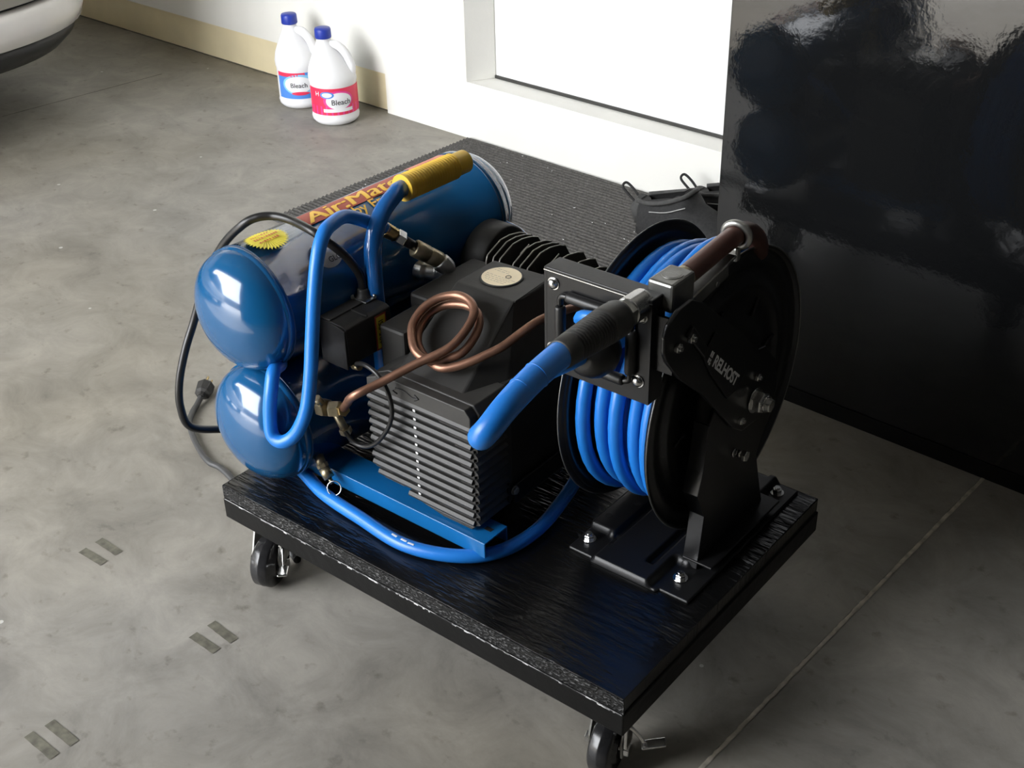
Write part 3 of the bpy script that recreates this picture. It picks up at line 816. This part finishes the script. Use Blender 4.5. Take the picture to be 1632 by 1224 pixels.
for x in (.2205, .267):
    part('short_fin', G().prism([(.330, .21), (.330, .245), (.336, .2545), (.352, .260), (.352, .21)], 0, x - .001, x + .001), M['fin'], hdm)
    part('short_fin_edge', G().tube([(x, .3298, .225), (x, .3298, .245), (x, .336, .2548), (x, .352, .2603)], .0011, 5), M['finedge'], hdm)
part('head_bolt', G().cyl((.221, .306, .225), (.221, .306, .2485), .0052, 14), M['galv'], hdm)
part('head_bolt', G().cyl((.266, .304, .225), (.266, .304, .2485), .0058, 14), M['galv'], hdm)
part('guard_bracket', G().box((.165, .296, .225), (.185, .304, .228)), M['galv'], comp)
part('air_filter', G().lathe((.116, .385, .205), (1, 0, 0), [(0, .045), (.004, .049), (.037, .049), (.0395, .047), (.0385, .042), (.037, .0)], 44), M['plastic2'], comp, 'round black air filter drum')
part('rear_pipe', G().tube(cr([(.080, .428, .215), (.0912, .43, .2308), (.1217, .43, .2324), (.1504, .43, .2246), (.175, .42, .205), (.19, .40, .17)], 8), .0048, 10), M['bluetube'], comp)

# handle with ribbed yellow grip
hp = cr([(.124, .176, .05), (.124, .176, .15), (.122, .1765, .27), (.118, .186, .305), (.113, .206, .327), (.108, .235, .339), (.105, .2543, .3415), (.105, .32, .3400), (.105, .365, .3385)], 10)
hb = part('handle_bar', G().tube(hp, .0108, 18), M['bluetube'], comp, 'bent blue steel handle tube')
g = G(); gp = []; gr = []
n = 240
for i in range(n + 1):
    t = i / n; y = .2520 + t * .1180
    gp.append((.105, y, .3415 - .0030 * t))
    if t < .045: r = .0170
    elif t < .80: r = .0152 + .0018 * (.5 + .5 * cos(t * 118 / 4.6 * 2 * pi)) ** 2
    else: r = .0148 if t < .985 else .0125
    gr.append(r)
part('grip', G().tube(gp, gr, 24), M['yellow'], hb, 'ribbed yellow vinyl grip')

# pressure switch
ps = part('pressure_switch', G().prism([(.108, .180), (.150, .180), (.152, .182), (.152, .2305), (.146, .2335), (.108, .2345)], 1, .0950, .1690, .0012), M['plastic2'], comp, 'black pressure switch box')
part('cover_ridge', G().box((.112, .1290, .2335), (.1525, .1310, .2352)).box((.1085, .0955, .2338), (.126, .1685, .2358), .0006), M['plastic'], ps)
part('front_cover', G().prism([(.109, .1775), (.1515, .1775), (.1515, .2290), (.140, .2325), (.128, .2335), (.109, .2360)], 1, .0925, .0950, .0008), M['guide'], ps)
part('cord_grommet', G().lathe((.116, .162, .2345), (0, 0, 1), [(0, .0115), (.003, .0110), (.0045, .008), (.010, .0075), (.013, .0060)], 22), M['rubber2'], ps)
part('cord_clamp', G().box((.100, .150, .2345), (.131, .1685, .2368), .001).cyl((.102, .157, .2390), (.112, .147, .2390), .0020, 10).cyl((.122, .172, .2390), (.132, .165, .2390), .0020, 10).ring((.1025, .157, .2385), (.6, .6, .3), .0042, .0012, 16, 6), M['galv'], ps)
part('lever', G().tube([(.094, .112, .2385), (.101, .1215, .2392)], .0016, 8), M['zinc'], ps)
part('lever_tip', G().tube([(.0995, .1195, .2392), (.1012, .1220, .2394), (.1040, .1262, .2398), (.1055, .1285, .2400)], [.0024, .0036, .0040, .0022], 14), M['redtip'], ps, 'orange vinyl lever tip')
pl = part('label_plate', G().box((.1520, .1420, .1815), (.1524, .1605, .2275)), M['maroon'], ps)
part('label_field', G().box((.1524, .1440, .1835), (.1526, .1585, .2255)), M['yel_st'], ps, 'yellow label with red border')
part('lettering', text_g('125 PSI', .0108, lambda x, y: (.15285, .1512 - y, .2045 + x), bold=.0001), M['ink'], ps)
part('port_fitting', G().hexn((.140, .113, .1730), (0, 0, 1), .0065, .007).cyl((.140, .113, .170), (.152, .111, .1735), .0042, 12), M['brassd'], ps)
part('sensing_tube', G().tube(cr([(.148, .112, .1735), (.168, .092, .1930), (.1961, .076, .2100), (.2155, .071, .2120), (.2292, .070, .2049), (.2391, .070, .1879), (.2420, .070, .1680), (.2372, .070, .1492), (.2265, .070, .1303), (.2105, .070, .1107), (.1930, .070, .0991), (.1741, .070, .0968), (.1500, .080, .0960)], 8), .0027, 10), M['cord'], ps, 'thin black sensing tube')

# check valve group and copper tube
cv = part('check_valve', G().hexn((.1195, .0710, .1270), Vector((1, .05, .1)), .0115, .012).hexn((.133, .0730, .1275), Vector((.75, .45, .05)), .0105, .014), M['brassd'], comp, 'brass check valve')
part('compression_nut', G().hexn((.1455, .0800, .1285), Vector((1, -.25, .35)), .0088, .009), M['brass'], cv)
part('side_valve', G().cyl((.137, .080, .119), (.143, .086, .094), .0052, 12).hexn((.1425, .0855, .097), Vector((.2, .2, -1)), .0078, .008).cyl((.128, .066, .137), (.126, .061, .146), .0050, 12), M['brassd'], cv)
cpts = [(.149, .081, .1295), (.185, .0555, .1640), (.2166, .0367, .1946), (.2363, .0618, .2074), (.26, .0941, .2238), (.2756, .1119, .2329), (.2863, .1289, .2416), (.2881, .1511, .2529), (.2832, .1701, .2625), (.2701, .1805, .2679), (.2532, .1835, .2694), (.2393, .1798, .2675), (.2265, .1699, .2625), (.219, .1539, .2543), (.2215, .1342, .2443), (.2331, .1195, .2368), (.248, .108, .2309), (.2638, .1060, .2270), (.2760, .1140, .2225), (.282, .123, .2251), (.2932, .134, .2307), (.2954, .1512, .2395), (.2903, .1698, .249), (.278, .1825, .2554), (.2604, .1865, .2574), (.2439, .1835, .2559), (.2294, .1757, .2519), (.2206, .161, .2444), (.2235, .1429, .2353), (.2331, .1284, .2278), (.2483, .1185, .2228), (.2663, .1124, .2197), (.2834, .1114, .2192), (.2979, .1184, .2227), (.3111, .1294, .2284), (.3226, .1426, .2351), (.334, .1574, .2426), (.3427, .1769, .2525), (.352, .2000, .2620), (.360, .235, .262), (.352, .29, .245), (.33, .32, .235)]
part('copper_tube', G().tube(cr(cpts, 5), .0050, 14), M['copper'], comp, 'looped copper delivery tube')
# drain cock
dc = part('drain_cock', G().cyl((.112, .066, .055), (.121, .062, .046), .0060, 14).hexn((.119, .063, .048), Vector((.6, -.1, -.8)), .0072, .006).cyl((.123, .062, .043), (.133, .061, .033), .0068, 16).cyl((.133, .061, .033), (.138, .060, .027), .0026, 10), M['brassd'], comp, 'brass drain cock with pull ring')
part('pull_ring', G().ring((.143, .058, .0235), Vector((.5, -1, .6)), .0088, .0009, 28, 6), M['zinc'], dc)
# quick coupler on upper tank
cpl = part('tank_elbow', G().tube(cr([(.105, .262, .231), (.122, .268, .229), (.137, .275, .2295), (.146, .278, .2360), (.141, .272, .2470)], 6), [.0125] * 6 + [.0105] * 6 + [.0118] * 6 + [.0122] * 6 + [.0105], 18), M['galv'], comp)
part('quick_coupler', G().lathe((.1415, .2735, .246), Vector((-.40, -.72, .62)), [(0, .0085), (.002, .0108), (.018, .0108), (.019, .0100), (.021, .0100), (.022, .0112), (.040, .0112), (.0415, .0095), (.0415, .006)], 26), M['brassd'], comp, 'dark steel quick coupler')

# power cord with plug
part('power_cord', G().tube(cr([(.1160, .1620, .2440), (.1150, .1600, .2640), (.1100, .1460, .2920), (.1040, .1270, .3160), (.0900, .1160, .3310), (.0489, .1226, .3310), (.0214, .1196, .3310), (.004, .1066, .3290), (-.012, .095, .318), (-.045, .088, .285), (-.075, .078, .235), (-.088, .0608, .1814), (-.090, .0407, .1451), (-.090, .0241, .1068), (-.090, .0192, .0715), (-.088, .0279, .0380), (-.078, .070, .016), (-.055, .120, .005), (-.030, .140, -.045), (-.012, .120, -.105), (.020, .085, -.1365), (.050, .060, -.1368)], 10), .0052, 14), M['cord'], comp, 'thick black power cord')
def wb(x, y, z): # world -> board
    v = RB.inverted() @ Vector((x, y, z)); return v + W0
floorcord = [Vector((.050, .060, -.1370)), wb(.687, -1.229, .005), wb(.63, -1.226, .005), wb(.575, -1.208, .005), wb(.523, -1.182, .005), wb(.500, -1.160, .005), wb(.488, -1.142, .006), wb(.480, -1.128, .010)]
part('cord_tail', G().tube(cr(floorcord, 8), .0046, 12), M['cordg'], comp, 'dusty grey cord tail on the floor')
pd = (wb(.454, -1.092, .014) - wb(.480, -1.128, .010)).normalized()
pb = wb(.480, -1.128, .011)
pg = part('plug', G().lathe(pb, pd, [(0, .0055), (.006, .007), (.008, .0125), (.026, .0150), (.029, .0140), (.030, .004)], 8, False), M['plastic'], comp, 'black three pin plug')
g = G(); sd = pd.cross(Vector((0, 0, 1))).normalized()
for s in (-1, 1):
    a = pb + pd * .029 + sd * s * .0055
    g.tube([a, a + pd * .015], .0016, 6)
g.tube([pb + pd * .029 + Vector((0, 0, .006)), pb + pd * .044 + Vector((0, 0, .006))], .0020, 8)
part('prong', g, M['brass'], pg)

# ------------------------------------------------------------------ leader hose between compressor and reel
lh = thing('leader_hose', 'blue air hose looping from the tank coupler around the cart to the reel', 'hose', (.33, .06, 0))
HR = .0083
path = [(.1100, .2150, .3020), (.1010, .1850, .3230), (.0990, .1600, .3360), (.1060, .1330, .3390), (.113, .1120, .3360), (.1200, .0925, .3160), (.1280, .0740, .2780), (.1340, .0585, .2310), (.1400, .0440, .1880), (.1410, .0310, .1500), (.1310, .0200, .1200), (.1165, .0105, .1070), (.1015, .0085, .1120), (.0965, .0130, .1360), (.0960, .0190, .1620), (.0880, .0340, .1820), (.0700, .0600, .1740), (.0350, .0800, .1635), (-.0050, .0900, .1630), (-.0420, .1000, .1380), (-.0520, .1150, .0900), (-.0420, .1000, .0350), (-.0100, .0800, .0120), (.0300, .0820, .0092), (.0702, .0724, .0092), (.1275, .0550, .0092), (.1943, .0473, .0092), (.2716, .0412, .0092), (.332, .0608, .0092), (.3681, .0965, .0092), (.3800, .1549, .0092), (.3680, .2272, .0092), (.3560, .2800, .0180), (.3700, .3080, .0800), (.3850, .3120, .1400), (.3980, .3080, .1850)]
hs = part('hose', G().tube(cr(path, 10), HR, 16), M['hose'], lh)
g = G()
for i, x in enumerate((.255, .270, .281)):
    g.box((x, .0405 - .0015, .0170), (x + .0085, .0425 - .001, .01755), .0001, rot=Quaternion((0, 0, 1), radians(-4 + i * 6)))
part('hose_print', g, M['lab_white'], hs, 'white printed dashes')
d0 = Vector((.1410 - .1080, .2735 - .2130, .246 - .3030)).normalized()
o0 = Vector((.1085, .2130, .3030))
part('brass_ferrule', G().lathe(o0, d0, [(0, .0088), (.0015, .0094), (.003, .0086), (.0045, .0094), (.0065, .0084), (.008, .0093), (.010, .0083), (.0115, .0092), (.0135, .0082), (.016, .0090), (.017, .007)], 24), M['brass'], lh, 'ribbed brass hose ferrule')
part('plug_nut', G().hexn(o0 + d0 * .0172, d0, .0098, .0125), M['zinc'], lh, 'bright hexagon nut')
part('plug_stem', G().cyl(o0 + d0 * .0290, o0 + d0 * .050, .0062, 18), M['steelblk'], lh)

# ------------------------------------------------------------------ hose reel
rel = thing('hose_reel', 'black steel spring hose reel bolted to the right half of the cart', 'reel', (.50, .29, 0))
RY, RZ, FR = .307, .187, .167
def flange(x, s):
    # s = +1 outward side at +x.  dished disc with rolled rim and pressed ring ridges
    pr = [(0, 0), (0, .045), (s * .004, .050), (s * .004, .075), (0, .082), (0, .112), (s * .0025, .116), (s * .0025, .124), (0, .128), (0, .140), (s * .002, .144), (s * .002, .150), (s * .0005, .155), (s * .001, .162), (s * .004, .166), (s * .0052, FR), (s * .0060, .166), (s * .0050, .163)]
    back = [(p[0] - s * .0014, max(0, p[1] - .0006)) for p in pr[::-1][4:]]
    g = G().lathe((x, RY, RZ), (1, 0, 0), pr + back[:-1] + [(-s * .0014, 0)], 96)
    # slotted ventilation windows read as raised ribs
    for k in range(8):
        a = k * pi / 4 + .2
        p = [(x + s * .0012, RY + r * cos(a), RZ + r * sin(a)) for r in (.086, .108)]
        g.tube(p, .0022, 6)
    return g
part('flange', flange(.428, -1), M['steelblk'], rel, 'left flange disc')
part('flange', flange(.531, 1), M['steelblk'], rel, 'right flange disc')
part('drum', G().cyl((.4285, RY, RZ), (.5305, RY, RZ), .095, 48), M['steelblk'], rel)
part('rim_highlight', G().ring((.5365, RY, RZ), (1, 0, 0), FR - .0006, .0010, 96, 6), M['cast'], rel)  # rim highlight put into a ring of lighter metal
part('rim_highlight', G().ring((.4226, RY, RZ), (1, 0, 0), FR - .0006, .0010, 96, 6), M['cast'], rel)  # highlight of the left rim, also a lighter ring
# pressed base plate
def bz(x, y):
    def st(v, a, b): t = max(0, min(1, (v - a) / (b - a))); return t * t * (3 - 2 * t)
    z = .0035
    inn = st(x, .4445, .4525) * (1 - st(x, .5460, .5540))
    lowtab = (1 - st(y, .200, .2085)) * (1 - st(x, .4575, .4640)) + (1 - st(y, .208, .2165)) * st(x, .5330, .5400)
    side = st(y, .202, .2085)
    body = max(inn, side * (1 - st(x, .553, .561)))
    z += .0085 * max(0, body - lowtab)
    for gx, y0, y1 in ((.4615, .1900, .40), (.5200, .1880, .40)):
        w = (1 - st(abs(x - gx), .0030, .0062)) * st(y, y0 - .006, y0) * (1 - st(y, y1, y1 + .006)); z -= .0062 * w * (1 if z > .008 else 0)
    return z
NX, NY = 90, 100
g = G()
X0, X1, Y0, Y1 = .4235, .5850, .1585, .4150
def bfront(x): return .1560 if .457 < x < .5460 else .1610
g.grid(lambda u, v: (X0 + (X1 - X0) * u, bfront(X0 + (X1 - X0) * u) + (Y1 - .159) * v, bz(X0 + (X1 - X0) * u, bfront(X0 + (X1 - X0) * u) + (Y1 - .159) * v)), NX, NY)
bd_e = [e for e in g.bm.edges if e.is_boundary]
ex = bmesh.ops.extrude_edge_only(g.bm, edges=bd_e)
for v in [v for v in ex['geom'] if isinstance(v, bmesh.types.BMVert)]: v.co.z = .0004
bp_ = part('base_plate', g, M['guide'], rel, 'pressed black steel base plate')
for (x, y) in ((.4335, .2275), (.4480, .2680)):
    part('plate_hole', G().cyl((x, y, .0118), (x, y, .01225), .0043, 18), M['void'], bp_)
part('plate_window', G().box((.5420, .2140, .0118), (.5570, .262, .0123)), M['void'], bp_)
for (x, y) in ((.4345, .1860), (.5573, .1900), (.4345, .398), (.566, .398)):
    part('mounting_bolt', G().cyl((x, y, .0035), (x, y, .0047), .0085, 20).hexn((x, y, .0047), (0, 0, 1), .0060, .0050).cyl((x, y, .0097), (x, y, .0125), .0034, 12), M['zinc'], rel)
# bracket arm
part('bracket_arm', G().prism([(.2150, .004), (.2240, .0733), (.2060, .111), (.2135, .139), (.2210, .198), (.245, .232), (.290, .249), (.335, .240), (.362, .210), (.3720, .175), (.356, .130), (.3331, .097), (.3473, .055), (.365, .004)], 0, .5585, .5640, .0015), M['steelblk'], rel)
part('bracket_lip', G().prism([(.2130, .004), (.2225, .0733), (.2045, .111), (.2120, .139), (.2195, .195), (.2225, .195), (.2150, .139), (.2075, .111), (.2260, .0733), (.2160, .004)], 0, .5450, .5640, .0006), M['steelblk'], rel)
part('bracket_foot', G().box((.545, .213, .0118), (.5830, .372, .0150), .001), M['steelblk'], rel)
ga = [(.112, .352), (.1125, .335), (.118, .323), (.144, .2925), (.192, .2500), (.262, .172), (.285, .156), (.318, .154), (.345, .172), (.3560, .200), (.3258, .2330), (.2536, .3000), (.222, .3260), (.183, .3600), (.160, .373), (.135, .372), (.118, .364)]
arm = part('guide_arm', G().prism(ga, 0, .5645, .5690, .0014), M['steelblk'], rel, 'stamped side arm with white lettering')
def inset(pts, k):
    c = Vector((sum(p[0] for p in pts) / len(pts), sum(p[1] for p in pts) / len(pts)))
    return [tuple(c + (Vector(p) - c) * k) for p in pts]
part('arm_panel', G().prism([(.183, .300), (.200, .272), (.240, .222), (.258, .222), (.276, .238), (.270, .258), (.222, .306), (.205, .318)], 0, .5690, .5715, .001), M['guide'], arm)
part('arm_rib', G().prism([(.150, .338), (.185, .298), (.192, .306), (.160, .346)], 0, .5690, .5725, .0012), M['steelblk'], arm)
ca_, sa_ = cos(radians(-43.5)), sin(radians(-43.5))
fnt = lambda x, y: (.5720, .2310 + x * ca_ - y * sa_, .2605 + x * sa_ + y * ca_)
part('lettering', text_g('RELHOST', .0185, fnt, bold=.0006, sy=.95, space=.92), M['white_ink'], arm, 'white lettering RELHOST')
g = G()
for (a, b, c, d) in ((-.0500, .0008, .0034, .0062), (-.0458, .0008, .0030, .0062), (-.0500, -.0058, .0034, .0052), (-.0458, -.0070, .0040, .0030), (-.0458, -.0034, .0028, .0026)):
    q = [fnt(a, b), fnt(a + c, b), fnt(a + c, b + d), fnt(a, b + d)]
    g.bm.faces.new([g.bm.verts.new(v) for v in q])
part('logo', g, M['white_ink'], arm, 'small white block emblem')
for (y, z, r) in ((.1340, .3330, .0056), (.1590, .3322, .0056), (.3070, .2160, .0050), (.2762, .1754, .0050)):
    part('screw', G().hexn((.5690, y, z), (1, 0, 0), r, .0045).cyl((.5735, y, z), (.5760, y, z), r * .5, 10), M['zinc'], arm)
part('screw', G().cyl((.564, .289, .1223), (.570, .289, .1223), .0045, 12).hexn((.570, .289, .1223), (1, 0, 0), .0068, .006).cyl((.5640, .279, .129), (.566, .279, .129), .0052, 14), M['zinc'], rel)
ax_ = part('axle', G().cyl((.40, RY, RZ - .001), (.590, RY, RZ - .001), .0075, 20), M['galv'], rel)
part('axle_nut', G().cyl((.5695, RY, RZ - .001), (.5715, RY, RZ - .001), .0150, 28).hexn((.5715, RY, RZ - .001), (1, 0, 0), .0128, .0105).cyl((.582, RY, RZ - .001), (.5860, RY, RZ - .001), .0095, 20).hexn((.586, RY, RZ - .001), (1, 0, 0), .0080, .005), M['zinc'], rel)
part('inlet_swivel', G().cyl((.395, RY, RZ), (.421, RY, RZ), .0125, 20).hexn((.404, RY, RZ), (1, 0, 0), .0145, .010), M['brassd'], rel)
# hose guide plate with four rollers
gd = part('guide_plate', G().prism([(.417, .262), (.545, .262), (.545, .378), (.417, .378)], 1, .1262, .1290, hole=[(.438, .284), (.5265, .284), (.5265, .353), (.438, .353)]).box((.417, .126, .3755), (.545, .152, .3785), .001)
     .box((.417, .126, .262), (.420, .150, .378)).box((.542, .126, .262), (.545, .150, .378)).box((.545, .134, .300), (.5655, .138, .360)), M['guide'], rel, 'square hose guide plate')
part('plate_edge', G().box((.4165, .1258, .3745), (.5452, .1268, .3752)), M['zinc'], gd)
for (x, z) in ((.429, .3627), (.4275, .2880), (.5345, .3585), (.5325, .2860)):
    part('guide_bolt', G().cyl((x, .1262, z), (x, .1250, z), .0068, 18).lathe((x, .1250, z), (0, -1, 0), [(0, .0058), (.002, .0055), (.0038, .0035), (.0042, 0)], 16), M['zinc'], gd)
def roller(a, b, r):
    a = Vector(a); b = Vector(b); d = (b - a)
    return G().lathe(a, d, [(0, .004), (.001, r * .92), (.003, r), (d.length * .5, r), (d.length - .003, r), (d.length - .001, r * .92), (d.length, .004)], 20)
for a, b in (((.4480, .1225, .3545), (.5180, .1225, .3545)), ((.4480, .1225, .2830), (.5180, .1225, .2830)), ((.4395, .1225, .2930), (.4395, .1225, .3420)), ((.5250, .1225, .2930), (.5250, .1225, .3420))):
    part('guide_roller', roller(a, b, .0058), M['rubber'], gd)
for (x, z, sx, sz) in ((.4440, .3505, 1, -1), (.5200, .3505, -1, -1), (.4440, .2870, 1, 1), (.5200, .2870, -1, 1)):
    part('roller_pin', G().tube(cr([(x + sx * .008, .1225, z - sz * .004), (x, .1225, z - sz * .0035), (x - sx * .0045, .1225, z), (x - sx * .0045, .1225, z + sz * .008)], 4), .0032, 10), M['steelblk'], gd)

# ------------------------------------------------------------------ wound hose with stop ball and coupler end
rh = thing('reel_hose', 'blue hose wound on the reel with black ball stop and silver coupler end', 'hose', (.48, .29, .03))
pts = []
RW = .1475; turns = 5
seqx = [.4385, .4575, .4765, .4955, .5130, .5215]
def cpt(R, a, x): return Vector((x, RY + R * cos(a), RZ + R * sin(a)))
# underlying layer
lay1 = []
for i in range(5 * 40 + 1):
    a = i / 40 * 2 * pi; x = .4375 + i / 200 * .0845
    lay1.append(cpt(.1225 + .002 * sin(a * 3), a, x))
part('hose_layer', G().tube(lay1, .0082, 12), M['hose'], rh)
lay2 = []
nt_ = 5
for i in range(nt_ * 44 + 1):
    tt = i / (nt_ * 44); a = -i / 44 * 2 * pi + pi * .86   # start at the guide side
    lane = tt * nt_; li = int(lane); fr_ = lane - li
    xs = [.4690, .4410, .4600, .4800, .5010, .5215]
    s = max(0, min(1, (fr_ - .35) / .5)); s = s * s * (3 - 2 * s)
    x = xs[li] + (xs[min(li + 1, 5)] - xs[li]) * s if li < 5 else xs[5]
    R = .1400 + .0065 * (.5 + .5 * cos(a - 2.6 + li)) - (.006 if li % 2 else 0)
    lay2.append(cpt(R, a, x))
lead = [Vector((.497, .098, .322)), Vector((.494, .125, .320)), Vector((.486, .150, .3000))]
lay2 = cr(lead + [lay2[2]], 6)[:-1] + lay2[2:]
part('hose', G().tube(lay2, .0082, 14), M['hose'], rh)
ly = cr([cpt(.143, 2.05, .484), cpt(.153, 1.85, .492), cpt(.1660, 1.62, .500), cpt(.1640, 1.38, .507), cpt(.150, 1.15, .513), cpt(.142, 1.0, .515)], 8)
part('crossing_turn', G().tube(ly, .0082, 14), M['hose'], rh)
# ball stop
part('ball_stop', G().lathe((.497, .1150, .3225), Vector((.12, -1, .04)), [(0, .010), (.001, .019), (.006, .0245), (.017, .0275), (.028, .0260), (.038, .0200), (.043, .0135), (.043, .009)], 30), M['rubber'], rh, 'black rubber ball stop')
part('clamp_screw', G().cyl((.5030, .0880, .3045), (.5045, .0840, .3020), .0052, 14), M['guide'], rh)
part('hose_stub', G().tube(cr([(.470, .1130, .3405), (.476, .108, .3480), (.486, .106, .3520), (.4945, .107, .3530)], 6), .0062, 10), M['hose'], rh, 'light blue hose showing above the ball stop')
# free end: out of the ball, doubled back, tapered sleeve, bend restrictor, coupler
low = cr([(.497, .090, .3235), (.502, .050, .3330), (.507, .005, .3440), (.509, -.035, .3470), (.511, -.065, .3400), (.514, -.0870, .3340), (.521, -.1000, .3370), (.528, -.0970, .3470), (.531, -.0800, .3585), (.5305, -.060, .3640), (.530, -.0357, .3690), (.530, -.010, .3725), (.530, .0060, .3738)], 8)
rr = []
for i in range(len(low)):
    t = i / (len(low) - 1)
    rr.append(.0088 if t < .35 else .0088 + .0030 * min(1, (t - .35) / .15) if t < .6 else .0118 + .0012 * (t - .6) / .4)
part('hose_end', G().tube(low, rr, 18), M['hose'], rh)
g = G()
for y, z, r in ((-.0335, .3695, .01275), (-.0560, .3650, .0124)):
    g.ring((.5301, y, z), (0, 1, .2), r - .0004, .0007, 28, 6)
part('sleeve_seam', g, M['hose'], rh)
o1 = Vector((.530, .0000, .3738)); d1 = Vector((0, 1, -.028)).normalized()
pr = [(0, .0130), (.001, .0142), (.016, .0150)]
for k in range(13):
    b = .018 + k * .0038; R = .0152 + k * .00022
    pr += [(b, R), (b + .0002, R - .0026), (b + .0014, R - .0026), (b + .0016, R)]
pr += [(.070, .0182), (.090, .0180), (.0945, .0165), (.0945, .010)]
part('bend_restrictor', G().lathe(o1, d1, pr, 30), M['rubber2'], rh, 'ribbed black bend restrictor')
part('hose_nut', G().hexn(o1 + d1 * .0945, d1, .0150, .012), M['galv'], rh)
pr = [(0, .0120), (.001, .0138)]
for k in range(14): pr += [(.0015 + k * .0018, .0140), (.0024 + k * .0018, .0135)]
pr += [(.0275, .0138), (.0290, .0115), (.0290, .0085), (.038, .0085)]
part('coupler', G().lathe(o1 + d1 * .106, d1, pr, 32), M['zinc'], rh, 'knurled silver quick coupler')

# ------------------------------------------------------------------ air tool lying on the reel
tl = thing('air_chuck_tool', 'grey metal block with brown sleeved pipe and ring resting on the reel', 'tool', (.54, .20, .35))
part('valve_block', G().box((.5265, .1450, .3590), (.5555, .1860, .3895), .0028).cyl((.541, .1660, .3892), (.541, .1660, .3903), .0110, 26), M['cast'], tl)
part('slot_plug', G().cyl((.541, .1660, .3903), (.541, .1660, .3907), .0092, 24).box((.5330, .1655, .3905), (.549, .1665, .3910)), M['cast'], tl)
part('pipe_collar', G().cyl((.541, .186, .3770), (.541, .1920, .3780), .0112, 22), M['brassd'], tl)
part('brown_sleeve', G().tube(cr([(.541, .1915, .3778), (.541, .215, .3800), (.541, .25, .3830), (.540, .285, .3840), (.538, .312, .3790), (.536, .336, .3660), (.532, .356, .3480), (.526, .370, .330)], 8), .0108, 20), M['brown'], tl, 'worn reddish brown sleeve')
part('hanging_ring', G().ring((.5405, .290, .3840), Vector((-.15, 1, .12)), .0138, .0040, 36, 12).box((.5350, .2840, .3560), (.5460, .2930, .3720), .002), M['galv'], tl, 'silver cast ring')
part('trigger_lever', G().box((.5300, .1880, .3560), (.5530, .2720, .3590), .001, rot=Quaternion((1, 0, 0), radians(9)), piv=(.54, .188, .3575)).box((.5510, .1880, .3440), (.5535, .2550, .3585), .0008, rot=Quaternion((1, 0, 0), radians(9)), piv=(.54, .188, .3575)), M['cast'], tl)
part('lever_pin', G().cyl((.5530, .231, .3560), (.5560, .231, .3560), .0028, 12), M['zinc'], tl)
